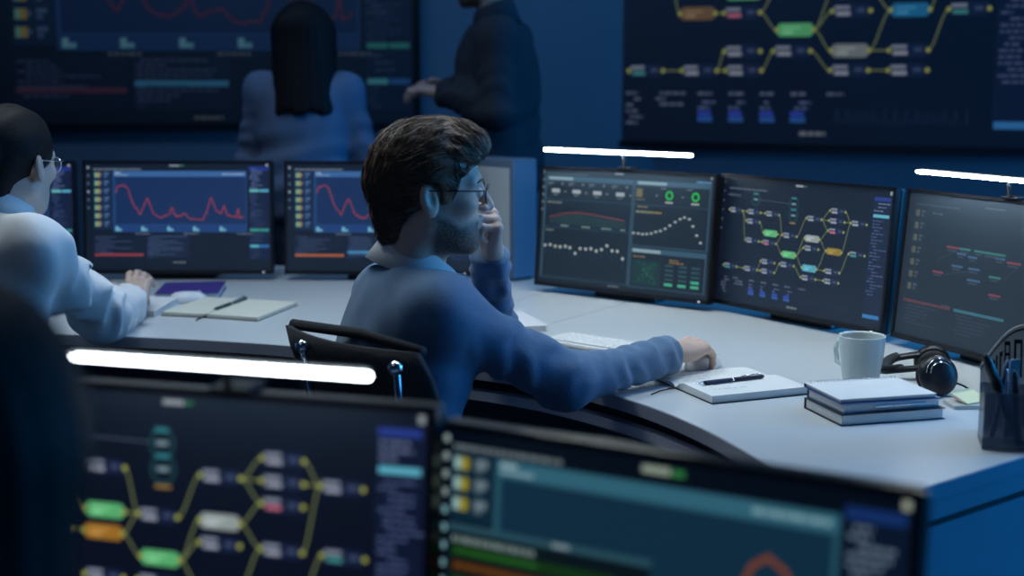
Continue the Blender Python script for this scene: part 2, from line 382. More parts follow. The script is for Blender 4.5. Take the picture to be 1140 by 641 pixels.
    u.para(.045, .80, .04, 6, .024, (100, 112, 140)); u.para(.12, .80, .07, 3, .022, (100, 112, 140)); u.text(.53, .80, .04, .012, (90, 100, 130))
    for k in range(26): 
        h = abs(math.sin(k*1.7))*.05+.01; u.rect(.54+k*.012, .92-h, .546+k*.012, .92, (24, 34, 60), 2)
    u.text(.47, .952, .06, .016, (120, 128, 136))
    return u

def ui_dash():
    u = UI((7, 13, 22)); T = (54, 88, 108)
    for k in range(6): u.rrect(.004, .025+k*.065, .013, .045+k*.065, (120, 140, 150), 2, .003)
    u.text(.03, .04, .25, .01, (90, 104, 112)); u.rect(.44, .012, .49, .026, (150, 160, 165), 2); u.text(.90, .045, .08, .014, (96, 150, 200)); u.rect(.975, .005, .985, .028, (150, 160, 165), 2)
    u.rect(.018, .062, .552, .95, T); u.rect(.028, .105, .545, .945, (8, 15, 26), 2)
    u.rect(.556, .062, .982, .612, T); u.rect(.563, .105, .975, .604, (8, 15, 26), 2)
    u.rect(.556, .625, .982, .958, T); u.rect(.563, .668, .975, .952, (8, 15, 26), 2)
    u.rrect(.04, .070, .19, .095, (150, 175, 180), 3, .004); u.rrect(.575, .070, .74, .095, (150, 175, 180), 3, .004); u.rrect(.57, .634, .73, .660, (150, 175, 180), 3, .004)
    for x in (.086, .214, .34, .476):
        u.rect(x-.05, .118, x-.015, .128, (110, 120, 128), 3); u.rect(x-.05, .134, x-.03, .142, (110, 120, 128), 3); u.rect(x-.024, .175, x+.026, .208, (170, 180, 182), 3); u.rect(x-.016, .222, x+.014, .230, (120, 130, 134), 3); u.rect(x+.034, .12, x+.042, .136, (150, 160, 160), 3); u.rect(x+.055, .19, x+.065, .202, (140, 150, 150), 3)
    u.rect(.028, .262, .545, .266, T, 3); u.text(.04, .285, .09, .016, (120, 130, 120), 3)
    P = [(.057, .423), (.154, .382), (.245, .369), (.364, .384), (.51, .41)]
    for k in range(38):
        x = .06+k*.0121; y = np.interp(x, [p[0] for p in P], [p[1] for p in P]); u.rect(x, y+.006, x+.006, .478, (38, 66, 64), 3)
    u.line(P, .004, (150, 52, 56), 4)
    for x, w_ in ((.13, .05), (.26, .05), (.38, .06), (.49, .03)): u.text(x, .485, w_, .012, (130, 160, 150), 4)
    u.rect(.028, .508, .545, .512, T, 3); u.text(.04, .53, .05, .014, (120, 130, 120), 3)
    D = [(.04, .677), (.072, .669), (.104, .679), (.135, .68), (.167, .672), (.196, .68), (.23, .725), (.259, .679), (.293, .679), (.324, .672), (.357, .687), (.388, .67), (.419, .634), (.451, .673), (.482, .673), (.515, .732)]
    for x, y in D: u.rect(x-.003, y, x+.003, y+.09, (26, 48, 66), 3); u.rrect(x-.0085, y-.014, x+.0085, y+.012, (176, 184, 180), 4, .005)
    u.rect(.57, .13, .605, .20, (120, 104, 52), 3); u.text(.57, .215, .05, .012, (110, 100, 60), 3); u.rect(.563, .262, .975, .266, T, 3)
    for x, y in ((.757, .175), (.901, .175)):
        u.ring(x, y, .017, .009, (40, 196, 70), 4, 20); u.rect(x-.022, y+.05, x+.022, y+.066, (170, 176, 170), 4); u.rect(x-.05, y-.06, x-.02, y-.05, (110, 120, 120), 3); u.rect(x-.075, y, x-.066, y+.012, (140, 150, 150), 3)
    u.text(.58, .275, .06, .012, (140, 130, 80), 3); u.text(.575, .315, .09, .016, (150, 150, 110), 3); u.text(.67, .315, .05, .016, (160, 130, 50), 3)
    for x, y in [(.569, .505), (.596, .506), (.621, .509), (.644, .505), (.67, .497), (.694, .481), (.72, .47), (.746, .449), (.771, .42), (.799, .388), (.825, .361), (.848, .345), (.875, .356), (.897, .412), (.921, .483), (.944, .541)]:
        u.rrect(x-.008, y-.009, x+.008, y+.009, (176, 186, 184), 4, .004)
    u.text(.575, .69, .07, .014, (130, 110, 60), 3); u.rect(.575, .725, .735, .935, (12, 44, 40), 3)
    for k in range(70):
        a = random.uniform(-1, 1); y = random.random(); x = .655+a*.07*(1-.65*y*(1-y)*3.2); u.rect(x, .735+y*.18, x+.006, .742+y*.18, (40, 110, 78), 4)
    u.text(.78, .70, .05, .012, (130, 110, 60), 3); u.text(.78, .72, .08, .012, (150, 110, 50), 3)
    for i in range(5):
        for j, x in enumerate((.76, .835, .905)):
            on = i == 4 or (i == 3 and j == 2); u.rect(x, .745+i*.038, x+.045, .760+i*.038+(.008 if on else 0), (70, 180, 140) if on else (46, 84, 90), 4)
    u.text(.44, .965, .06, .014, (110, 120, 124))
    return u

def ui_trace():                                    # windows, list and orange trace
    u = UI((6, 14, 26)); T = (40, 86, 104)
    for k in range(11): u.rrect(.010, .025+k*.066, .024, .052+k*.066, (130, 180, 190) if k > 3 else (150, 170, 170), 2, .005)
    u.text(.035, .055, .26, .018, (110, 124, 132)); u.rect(.47, .025, .53, .05, (150, 164, 150), 2); u.rect(.533, .028, .56, .05, (50, 130, 70), 2); u.rect(.976, .012, .990, .04, (170, 180, 160), 2)
    u.rect(.030, .082, .135, .335, (16, 44, 62))
    for k in range(3):
        y = .10+k*.075
        u.rect(.038, y, .054, y+.045, (150, 190, 190), 2); u.rect(.054, y, .074, y+.045, (160, 150, 40), 3); u.rect(.09, y, .120, y+.03, (110, 130, 140), 2); u.rect(.09, y+.03, .11, y+.048, (90, 110, 120), 2)
    u.rect(.138, .085, .868, .64, T); u.rect(.145, .09, .862, .145, (54, 108, 128), 2); u.rect(.15, .096, .19, .112, (150, 180, 190), 3); u.rect(.15, .122, .23, .136, (130, 165, 178), 3); u.text(.70, .108, .15, .02, (130, 168, 178), 3)
    u.rect(.155, .155, .855, .62, (18, 50, 70), 2)
    for k in range(9): u.rect(.155, .2+k*.045, .855, .202+k*.045, (24, 60, 80), 3)
    u.line([(.16, .52), (.3, .56), (.42, .50), (.5, .58), (.60, .55), (.68, .40), (.705, .30), (.735, .262), (.77, .30), (.80, .40), (.85, .52)], .012, (120, 68, 48), 4)
    u.rect(.03, .345, .50, .97, (14, 40, 52), 5); u.rect(.03, .345, .50, .372, (44, 82, 96), 6); u.rect(.035, .376, .495, .965, (10, 22, 28), 7); u.rect(.28, .35, .32, .366, (130, 150, 156), 8)
    u.text(.04, .392, .20, .022, (120, 140, 136), 8)
    for k in range(9):
        g = ((44, 110, 40), (120, 74, 30), (44, 100, 48), (60, 84, 90))[k % 4]; u.rect(.04, .425+k*.055, .04+random.uniform(.25, .44), .465+k*.055, tuple(int(c*.5) for c in g), 8); u.text(.05, .435+k*.055, .2, .018, tuple(min(255, int(c*.9)) for c in g), 9)
    u.rect(.872, .05, .990, .95, (12, 24, 46)); u.rect(.875, .055, .985, .095, (22, 52, 110), 2); u.para(.882, .11, .09, 6, .03, (100, 120, 140), 3, .016)
    u.rect(.88, .31, .985, .335, (90, 190, 200), 3); u.para(.882, .36, .09, 18, .03, (70, 90, 120), 3, .014)
    return u

def ui_code():                                     # the dim screen at the right end
    u = UI((17, 23, 34))
    u.text(.04, .075, .25, .012, (60, 70, 80)); u.rect(.42, .05, .52, .062, (70, 78, 84), 2)
    for k in range(7):
        y = .12+k*.085
        u.rect(.045, y, .056, y+.045, (74, 84, 84), 2); u.rect(.056, y, .068, y+.045, (96, 92, 62), 2); u.rect(.078, y, .10, y+.016, (70, 80, 90), 2); u.rect(.078, y+.024, .093, y+.045, (64, 74, 84), 2)
    u.rect(.13, .115, .60, .72, (15, 21, 32), 1); u.text(.14, .125, .06, .014, (76, 88, 96)); u.rect(.61, .14, .80, .40, (16, 24, 34), 1); u.rect(.62, .15, .75, .165, (58, 104, 96), 3)
    R_, C_, B_ = (128, 54, 58), (52, 120, 108), (62, 96, 128)
    for x, y, w_, c in ((.24, .335, .07, R_), (.31, .335, .06, C_), (.39, .335, .05, C_), (.44, .335, .11, C_), (.50, .36, .05, B_), (.56, .375, .07, R_), (.18, .515, .06, R_), (.28, .455, .06, B_), (.37, .455, .06, B_), (.48, .485, .06, C_), (.37, .53, .07, B_), (.49, .60, .06, R_), (.30, .37, .05, B_), (.36, .38, .05, B_)):
        u.rect(x, y, x+w_, y+.016, c, 3); u.rect(x+.006, y+.022, x+w_*.8, y+.036, (56, 66, 84), 3)
    u.line([(.2, .44), (.3, .36)], .003, (60, 66, 74)); u.line([(.25, .53), (.38, .48)], .003, (60, 66, 74)); u.line([(.55, .5), (.62, .4), (.63, .3)], .003, (60, 66, 74))
    for k in range(10): u.text(.82, .16+k*.05, .12, .014, (50, 60, 72))
    u.rect(.03, .745, .30, .765, (92, 48, 52), 2); u.para(.04, .78, .2, 6, .024, (50, 60, 78)); u.rect(.32, .745, .58, .765, (56, 112, 128), 2); u.para(.33, .78, .2, 6, .024, (50, 60, 78))
    u.text(.78, .70, .08, .012, (70, 80, 88)); u.text(.25, .735, .05, .012, (66, 74, 82))
    return u

S_near = screen_mat('screen_glow', .72)
S_dim = screen_mat('screen_glow_dim', .7, .45, .045)
S_wall = screen_mat('screen_glow_wall', .15, .5, .02)
S_wall2 = screen_mat('screen_glow_wall_bright', .40, .5, .02)

# ================================================================== monitors
def monitor(label, x, y, z, yaw, tilt, me, W=.615, H=.366, stand_z=DESK, group='desktop monitors', led=True):
    t = thing('monitor', label, 'monitor', (x, y, stand_z), math.radians(yaw), group)
    dz = z - stand_z; a = -tilt; Mx = Matrix.Rotation(a, 3, 'X')
    def tl(o): o.location = (0, 0, dz); o.rotation_euler = (a, 0, 0); return o
    b = MB()                                       # bezel frame around the panel
    e = .007
    for c, s_ in (((0, .0, H-e/2), (W, .016, e)), ((0, .0, .006), (W, .016, .012)), ((-W/2+e/2, .0, H/2), (e, .016, H-.002)), ((W/2-e/2, .0, H/2), (e, .016, H-.002))):
        b.box((c[0], c[1]+.004, c[2]), s_)
    tl(b.build('bezel', M_bezel, t))
    tl(MB().rbox((0, .024, H/2), (W, .026, H), .008, 2).build('back_shell', M_black, t))
    tl(MB().rbox((0, .048, H/2), (W*.5, .03, H*.5), .012, 2).build('rear_housing', M_black, t))
    s = link('screen', me, t); q = Mx @ Vector((0, .0, .012)); s.location = (q[0], q[1], q[2]+dz); s.rotation_euler = (a, 0, 0)
    if led: tl(MB().box((W*.45, -.005, .006), (.006, .002, .002)).build('power_light', mat('led', (.8, .8, .8), emit=(.8, .9, 1), estr=1), t))
    by = .10 + math.sin(tilt)*.1
    MB().rbox((0, by, max(.12, dz+H*.45)/2), (.07, .02, max(.12, dz+H*.45)), .006, 2).build('neck', M_dkmetal, t)
    MB().rbox((0, by-.02, dz+H*.42), (.09, .09, .05), .006, 2).build('bracket', M_dkmetal, t)
    MB().rbox((0, by+.005, .006), (.22, .16, .012), .005, 2).build('base', M_dkmetal, t)
    return t
SW, SH = .615-.014, .366-.019
me_chart = ui_chart().mesh('chart_picture', SW, SH, S_near)
me_chart2 = ui_chart((176, 96, 44), orange=True).mesh('chart_picture_orange', SW, SH, S_near)
me_dash = ui_dash().mesh('dashboard_picture', SW, SH, S_near)
me_flow = ui_flow().mesh('flow_picture', SW, SH, S_near)
me_code = ui_code().mesh('list_picture', SW, SH, S_dim)
TI = math.radians(5.5)
MZ = DESK+.02
monitor('monitor with a red line chart, leftmost on desk, partly behind the woman in white', -1.715, 4.30, MZ, 3, TI, me_chart)
monitor('monitor with a red line chart in front of the purple book', -1.083, 4.336, MZ, -.7, TI, me_chart)
monitor('monitor with a red line chart and orange bar, partly behind the seated man\'s head', -.430, 4.315, MZ, -2.5, TI, me_chart2)
mon1 = monitor('monitor showing a dark dashboard with green rings and dotted curve', .311, 3.917, MZ, -38.4, TI, me_dash)
mon2 = monitor('monitor showing a flow diagram, on desk behind the mug', .740, 3.527, MZ, -55.4, TI, me_flow)
mon3 = monitor('hazy grey monitor at the right end of the desk under a lamp bar', 1.063, 2.985, MZ, -65.5, TI, me_code)
FW, FH = .54, .325
FZ = CAMZ-.7024
me_flow_f = ui_flow({'f': (170, 118, 40), 'q': 'w'}).mesh('flow_picture_near', SW, SH, S_near)
me_trace = ui_trace().mesh('trace_picture', FW-.014, FH-.019, S_near)
monf1 = monitor('blurred foreground monitor with a yellow-linked flow diagram, under a glowing lamp bar', -.387, 1.477, FZ-.014, -16.5, .1, me_flow_f, .615, .366, FZ-.03)
monf2 = monitor('blurred foreground monitor with teal windows and an orange trace', .134, 1.311, FZ, -30.0, .09, me_trace, FW, FH, FZ-.03)

def light_bar(label, mx, my, mz, yaw, tilt, H, L, off=0.0, power=60, r=.0046, up=.0):
    ca, sa = math.cos(math.radians(yaw)), math.sin(math.radians(yaw))
    ty = math.sin(tilt)*H; tz = math.cos(tilt)*H
    t = thing('monitor_light_bar', label, 'lamp', (mx - sa*ty, my + ca*ty, mz+tz+.0005), math.radians(yaw), 'lamp bars on the monitors')
    d = MB(); n = 9; pts = []; rr = []
    for k in range(5): q = k/4*PI/2; pts.append((off-L/2-r*math.cos(q)+r, -.055, .052+up)); rr.append(max(.0004, r*math.sin(q)))
    for k in range(5): q = k/4*PI/2; pts.append((off+L/2-r+r*math.sin(q), -.055, .052+up)); rr.append(max(.0004, r*math.cos(q)))
    d.tube(pts, rr, 12); 
    d.build('diffuser', mat('lamp_white_%g' % power, (.9, .9, .9), .5, emit=(.86, .95, 1.0), estr=power), t, True)
    MB().rbox((off, -.0455, .0545+up), (L*.985, .006, .012), .002, 1).build('housing', M_dkmetal, t)
    MB().rbox((off, -.030, .050+up), (.018, .036, .008), .002, 1).build('mount_arm', M_dkmetal, t)
    MB().tube([(off, -.016, .054+up), (off, -.014, .026), (off, -.010, .004)], .005, 8).build('mount_post', M_dkmetal, t, True)
    MB().rbox((off, .012, .0035), (.05, .05, .006), .002, 1).build('clamp', M_dkmetal, t)
    return t
light_bar('glowing white lamp bar above the dashboard monitor', .311, 3.917, MZ, -38.4, TI, .366, .515, .0, 58)
light_bar('glowing white lamp bar above the hazy monitor at the right edge', 1.063, 2.985, MZ, -65.5, TI, .366, .505, .03, 58, .0046, -.005)
light_bar('glowing white lamp bar above the blurred foreground monitor', -.387, 1.477, FZ-.014, -16.5, .1, .366, .385, .062, 14, .0040, -.011)

# ================================================================== big wall displays
def wall_display(label, me, x, y, z, yaw, W, H):
    t = thing('wall_display', label, 'display', (x, y, z), math.radians(yaw), 'large displays on the wall')
    MB().rbox((0, -.03, H/2), (W, .05, H), .006, 2).build('housing', M_bezel, t)
    b = MB(); e = .03
    for c, s_ in (((0, -.058, H-e/2), (W, .008, e)), ((0, -.058, e/2), (W, .008, e)), ((-W/2+e/2, -.058, H/2), (e, .008, H)), ((W/2-e/2, -.058, H/2), (e, .008, H))): b.box(c, s_)
    b.build('bezel', M_bezel, t)
    s = link('screen', me, t, (0, -.0565, e))
    MB().box((0, -.0025, H/2), (W*.4, .005, H*.4)).build('wall_mount', M_dkmetal, t)
    return t
BW, BH = 2.06, 1.19
me_bigc = ui_chart((92, 50, 70), orange=True, bary=.80, trace=(118, 50, 58)).mesh('chart_picture_large', BW-.06, BH-.06, S_wall, .0004, .05)
me_bigf = ui_flow({'m': (130, 140, 140), 'q': (36, 120, 170), 'f': 'p', 'e': (120, 92, 56)}).mesh('flow_picture_large', 1.97, 1.178, S_wall2, .0004)
zb = aty(240, 144, YB-.05)[2]
wall_display('large dark wall display with dim charts, behind the standing woman', me_bigc, (241-570)/1500*(YB/.985), YB-.002, zb, 0, BW, BH)
cR = np.array([1.385, 6.25]) + np.array([-math.sin(yawR), math.cos(yawR)])*.0565
k_ = (YB + (cR[0]-WB[0])*math.tan(yawR)) - cR[1]     # gap to the wall behind it
wall_display('large wall display with a flow diagram, above the right desk monitors', me_bigf, cR[0], cR[1]+k_-.002, CAMZ-.303-.03, math.degrees(yawR), 2.03, 1.238)
# ================================================================== furniture and things on the desks
def rot2(a): 
    c, s = math.cos(a), math.sin(a); return np.array([[c, -s], [s, c]])

# foreground desk (below the frame), carries the two near monitors
FDZ = FZ-.03
fd = thing('front_desk', 'low grey desk carrying the two blurred foreground monitors', 'desk', (-.12, 1.40, 0), math.radians(-22))
MB().rbox((-.05, .0, FDZ-.015), (1.7, .72, .03), .004, 1).build('worktop', M_panel, fd)
for sx in (-.85, .75):
    MB().box((sx, 0, (FDZ-.03)/2), (.03, .66, FDZ-.03)).build('side_panel', M_panel, fd)
MB().box((-.05, .27, FDZ*.6), (1.56, .02, FDZ*.5)).build('back_panel', M_panel, fd)

def office_chair(label, x, y, yaw, top=.87, bw=.50, arms=True, group='office chairs'):
    """faces local +X"""
    t = thing('office_chair', label, 'chair', (x, y, 0), math.radians(yaw), group)
    s = MB().rbox((.0, 0, .455), (.47, .48, .07), .03, 3).build('seat', M_chairfab, t, True)
    bk = MB(); n = 9; rows = 9
    V = []
    for side in (0, 1):
        for j in range(rows):
            z = .53+(top-.53)*j/(rows-1)
            for i in range(n):
                yy = -bw/2+bw*i/(n-1); q = (yy/(bw/2))**2
                xx = -.245-.10*((z-.5)/.4)**1.0 + .045*q - .02*math.sin(PI*(j/(rows-1)))*-1
                rnd = 1-.06*(j == rows-1 or j == 0)
                V.append((xx - .022*side*(1 if 0 < j < rows-1 and 0 < i < n-1 else .6), yy*rnd, z))
    F = []
    for j in range(rows-1):
        for i in range(n-1):
            a = j*n+i; F.append((a, a+1, a+n+1, a+n)); b = a+rows*n; F.append((b, b+n, b+n+1, b+1))
    for j in range(rows-1):
        for i in (0, n-1): a = j*n+i; F.append((a, a+n, a+n+rows*n, a+rows*n))
    for i in range(n-1):
        for j in (0, rows-1): a = j*n+i; F.append((a, a+1, a+1+rows*n, a+rows*n))
    bk.add(V, F); bo = bk.build('backrest', M_chairfab, t, True)
    MB().tube([(-.335+.04, -bw/2*.94, top), (-.335+.06, 0, top+.004), (-.335+.04, bw/2*.94, top)], .011, 8).build('top_roll', M_chairfab, bo, True)
    for sy in (-1, 1):
        ei = .005 if sy < 0 else .14
        MB().tube([(-.10, sy*.16, .43), (-.26, sy*(bw/2-.06), .47), (-.32, sy*(bw/2-.02-ei), .60), (-.362, sy*(bw/2-ei), top-.03)], .0065, 8).build('back_tube', M_chrome, t, True)
        MB().lathe([(0, -.013), (.010, -.011), (.014, -.004), (.014, .004), (.010, .011), (0, .014)], 14, (-.365, sy*(bw/2-ei), top-.018)).build('chrome_knob', M_chrome, t, True)
        if arms:
            MB().tube([(.02, sy*.265, .44), (.02, sy*.285, .47), (.01, sy*.285, .625)], .010, 8).build('arm_post', M_chrome, t, True)
            MB().rbox((.03, sy*.285, .632), (.24, .055, .024), .010, 2).build('armrest', M_black, t, True)
    MB().tube([(0, 0, .42), (0, 0, .10)], .026, 14).build('gas_column', M_chrome, t, True)
    MB().rbox((0, 0, .41), (.22, .16, .035), .01, 2).build('mechanism', M_black, t)
    for k in range(5):
        a = 2*PI*k/5+.3; c, s_ = math.cos(a), math.sin(a)
        lg = MB().tube([(c*.02, s_*.02, .105), (c*.16, s_*.16, .09), (c*.29, s_*.29, .068)], [.022, .018, .013], 8).build('base_leg', M_chrome, t, True)
        MB().tube([(c*.29-s_*.02, s_*.29+c*.02, .028), (c*.29+s_*.02, s_*.29-c*.02, .028)], .028, 12).build('caster', M_black, lg, True)
    return t

# ---- white computer case between the two groups of monitors
pc = thing('computer_case', 'white computer case standing on desk behind the seated man\'s hand', 'computer', (-.028, 4.40, DESK), math.radians(45))
MB().rbox((0, 0, .200), (.11, .20, .385), .006, 2).build('body', mat('case_blue_lit', (.09, .14, .21), .4), pc)  # dark blue-lit side of the white case put into the body colour
MB().box((-.0555, 0, .200), (.002, .17, .33)).build('side_panel', mat('case_pale_lit', (.40, .44, .48), .35), pc)  # brighter left face painted as a paler panel
for sy in (-.07, .07):
    MB().rbox((0, sy, .005), (.09, .03, .010), .002, 1).build('foot', M_black, pc)
MB().lathe([(0, .0), (.009, .0), (.009, .004), (0, .004)], 14, (.03, -.06, .392)).build('power_button', M_chrome, pc)

# ---- mug
mp = atz(957.5, 431, DESK)
mug = thing('mug', 'plain pale blue-white ceramic mug standing beside the headphones', 'mug', mp)
M_mug = mat('mug_glaze', (.62, .72, .72), .25, coat=.3)
MB().lathe([(0, .002), (.030, 0), (.034, .004), (.040, .03), (.0455, .07), (.0488, .110), (.0488, .113), (.0462, .113), (.045, .108), (.042, .07), (.036, .03), (.030, .010), (0, .008)], 40).build('body', M_mug, mug, True)
MB().tube([(-.025, .036, .088), (-.034, .058, .090), (-.039, .068, .070), (-.036, .062, .045), (-.022, .032, .036)], [.006, .006, .0055, .006, .006], 10).build('handle', M_mug, mug, True)
MB().lathe([(0, .088), (.042, .088)], 30).build('drink', mat('coffee', (.05, .025, .012), .1), mug)

# ---- books and notebooks
def book(name, label, x, y, z, ang, L, Wd, H, cover, pages=M_paper, cat='notebook', tabs=False, spiral=False):
    t = thing(name, label, cat, (x, y, z), ang)
    c = .0016
    MB().rbox((0, 0, H/2), (L-.006, Wd-.006, H-2*c), .001, 1).build('pages', pages, t)
    MB().rbox((0, 0, c/2), (L, Wd, c), .0005, 1).build('cover', cover, t)
    MB().rbox((0, 0, H-c/2), (L, Wd, c), .0005, 1).build('cover', cover if not spiral else M_paper, t)
    MB().rbox((0, Wd/2-c/2, H/2), (L, c, H), .0005, 1).build('spine', cover, t)
    for k in range(1, int(H/.004)):
        MB().box((0, 0, k*.004), (L-.0056, Wd-.0056, .0003)).build('page_line', M_edge, t)
    if tabs:
        for k, (px_, cc) in enumerate(((.02, (.55, .62, .72)), (.055, (.25, .45, .62)), (-.02, (.5, .6, .7)))):
            MB().box((px_, -Wd/2-.001, H*.55), (.035, .010, .0008)).build('page_tab', mat('tab_%d' % k, cc, .6), t)
    if spiral:
        for k in range(26):
            a = -L/2+.010+k*(L-.02)/25
            MB().tube([(a, Wd/2-.006+.006*math.cos(q), H+.0-.0005+.004*math.sin(q)) for q in np.linspace(0, 2*PI, 9)], .0007, 5).build('ring', M_chrome, t, True)
    return t
def fr(pa, pb):   # frame angle from a to b
    return math.atan2(pb[1]-pa[1], pb[0]-pa[0])
# stack at the right
a_, b_ = atz(936, 475, DESK), atz(1058, 466, DESK)
an = fr(a_, b_); u2 = np.array([math.cos(an), math.sin(an)]); v2 = np.array([-u2[1], u2[0]])
c_ = a_[:2] + u2*.112 + v2*.076
book('notebook', 'thick dark-covered notebook with pale page edges, bottom of the stack right of the mug', c_[0], c_[1], DESK, an, .222, .15, .022, M_dkcover)
c2 = c_ + u2*.002 + v2*.000
book('notebook', 'blue-grey notebook with page tabs in the middle of the stack', c2[0]-.002, c2[1]+.004, DESK+.022, an+.02, .212, .142, .018, mat('cover_slate', (.10, .16, .26), .5), tabs=True)
c3 = c_ - u2*.004 + v2*.012
book('spiral_notepad', 'white spiral notepad with blue edge on top of the stack right of the mug', c3[0], c3[1], DESK+.040, an-.015, .205, .150, .009, mat('cover_blue', (.03, .07, .25), .5), spiral=True)
# open notebook with pen, by the forearm
def open_book(name, label, x, y, ang, pw, pl, h1, h2, pages, cover):
    """spine along local X from origin, right page toward -Y, left page toward +Y"""
    t = thing(name, label, 'notebook', (x, y, DESK), ang)
    def page(sgn, h, pw=pw):
        V, F = [], []; n = 11
        for zt in (0, 1):
            for k in range(n):
                s = k/(n-1); hh = .0022 + (h*(min(1, s*6)**.6)*(1-.10*s))
                for xx in (.002, pl-.002): V.append((xx, sgn*(.001+s*(pw-.006)), hh if zt else .0022))
        for k in range(n-1):
            a = 2*k; b = 2*n+2*k
            F += [(a, a+1, a+3, a+2), (b, b+2, b+3, b+1), (a, a+2, b+2, b), (a+1, b+1, b+3, a+3)]
        F += [(2*n-2, 2*n-1, 4*n-1, 4*n-2), (0, 2*n, 2*n+1, 1)]
        o = MB().add(V, F).build('page_block', pages, t); autosmooth(o, 30)
        MB().rbox((pl/2, sgn*pw/2, .0011), (pl, pw, .0022), .0006, 1).build('cover', cover, t)
        for r in range(9):                         # faint handwriting on the page
            s = .2+r*.08; hh = .0024 + h*(1-.10*s) + .0002
            k = .03
            while k < pl-.05 - random.random()*.05:
                ww = random.uniform(.006, .018); MB().add([(k, sgn*s*pw, hh), (k+ww, sgn*s*pw, hh), (k+ww, sgn*s*pw+.0016, hh), (k, sgn*s*pw+.0016, hh)], [(0, 1, 2, 3)]).build('ink_line', M_ink, t) if r % 3 == 0 and k < .1 else None
                k += ww+.006
    page(-1, h1); page(1, h2, pw*.65)
    MB().rbox((-.006, 0, .002), (.02, .008, .0016), .0004, 1).build('bookmark', cover, t)
    return t
M_ink = mat('ink', (.10, .12, .2), .7)
nb = open_book('open_notebook', 'open notebook with dark cover and black pen on it, beside the man\'s forearm', .345, 2.785, math.radians(22), .155, .232, .016, .008, M_paper, M_dkcover)
MB().tube([(.0, 0, .002), (-.04, -.012, .002), (-.075, -.035, .0015)], .0012, 6).build('ribbon', M_dkcover, nb, True)
def pen(name, label, p, q, z0, z1, r=.0045, col=None, tip=True):
    p, q = np.array([*p[:2], z0]), np.array([*q[:2], z1]); d = q-p; L = np.linalg.norm(d); d /= L
    t = thing(name, label, 'pen', tuple(p), 0)
    f = lambda s: tuple(d*s)
    MB().tube([f(.022), f(.024), f(L*.52)], [r*.95, r, r], 12).build('barrel', col or M_navy, t, True)
    MB().tube([f(L*.52), f(L*.55)], r*1.08, 12).build('ring', M_chrome, t, True)
    MB().tube([f(L*.55), f(L*.97), f(L)], [r*1.02, r*.95, r*.6], 12).build('cap', col or M_navy, t, True)
    MB().tube([f(0), f(.004), f(.022)], [.0005, .0012, r*.85], 10).build('tip', M_chrome, t, True)
    n = np.cross(d, [0, 0, 1.0]); n /= np.linalg.norm(n)+1e-9; up = np.cross(n, d)
    MB().tube([tuple(d*L*.96+up*r*.7), tuple(d*L*.93+up*(r+.002)), tuple(d*L*.66+up*(r+.001))], .0011, 6).build('clip', M_chrome, t, True)
    return t
zp = DESK+.0022+.016*.96+.0052
pen('pen', 'black pen with silver tip lying on the open notebook by the mug', atz(775, 427, zp), atz(850, 418.5, zp), zp, zp)
# papers / book left of the keyboard
bk_a, bk_b = atz(610, 369, DESK), atz(642, 353, DESK)
an2 = math.radians(17); e1 = np.array([math.cos(an2), math.sin(an2)]); e2 = np.array([-e1[1], e1[0]])
cc = bk_a[:2] - e1*.105 + e2*.115
book('book', 'thick white-covered book beyond the man\'s raised forearm, beside the keyboard', cc[0], cc[1], DESK, an2, .21, .23, .017, mat('cover_white', (.68, .68, .70), .5), cat='book')
# keyboard
kb = thing('keyboard', 'slim white keyboard in front of the man', 'keyboard', (.222, 3.222, DESK), math.radians(-40))
MB().rbox((0, 0, .006), (.29, .118, .010), .004, 2).build('body', mat('kb_white', (.62, .62, .62), .45), kb)
M_key = mat('key_white', (.72, .73, .72), .5)
kme = MB().rbox((0, 0, 0), (.0165, .0165, .005), .0015, 1)
kob = None
for r in range(5):
    for c in range(15):
        if r == 4 and 4 <= c <= 8: continue
        if kob is None: kob = kme.build('key', M_key, kb); o = kob
        else: o = kob.copy(); COL.objects.link(o); o.parent = kb
        o.location = (-.133+c*.019, .044-r*.020, .0125)
sp = MB().rbox((-.133+6*.019, .044-4*.020, .0125), (.093, .0165, .005), .0015, 1).build('space_bar', M_key, kb)
for sx in (-.12, .12): MB().box((sx, .045, .0008), (.02, .01, .0016)).build('foot', M_black, kb)
# mouse under the right hand
ms = thing('computer_mouse', 'white computer mouse under the man\'s right hand', 'mouse', (.432, 2.985, DESK), math.radians(50))
M_mouse = mat('mouse_white', (.74, .76, .78), .3)
def mouse_shell(L=.11, Wd=.062, H=.034):
    V, F = [], []; n, m = 16, 8
    for j in range(m+1):
        q = j/m*PI/2
        for i in range(n):
            a = 2*PI*i/n; k = math.cos(q)**.6
            V.append((L/2*k*math.copysign(abs(math.cos(a))**.8, math.cos(a)), Wd/2*k*math.copysign(abs(math.sin(a))**.8, math.sin(a)), .001+H*math.sin(q)*(1-.12*math.cos(a)*k)))
    for j in range(m):
        for i in range(n): F.append((j*n+i, j*n+(i+1) % n, (j+1)*n+(i+1) % n, (j+1)*n+i))
    F.append(tuple(range(n-1, -1, -1))); return MB().add(V, F)
mouse_shell().build('shell', M_mouse, ms, True)
MB().tube([(.030, -.003, .0300), (.030, .003, .0300)], .006, 12).build('scroll_wheel', M_black, ms, True)

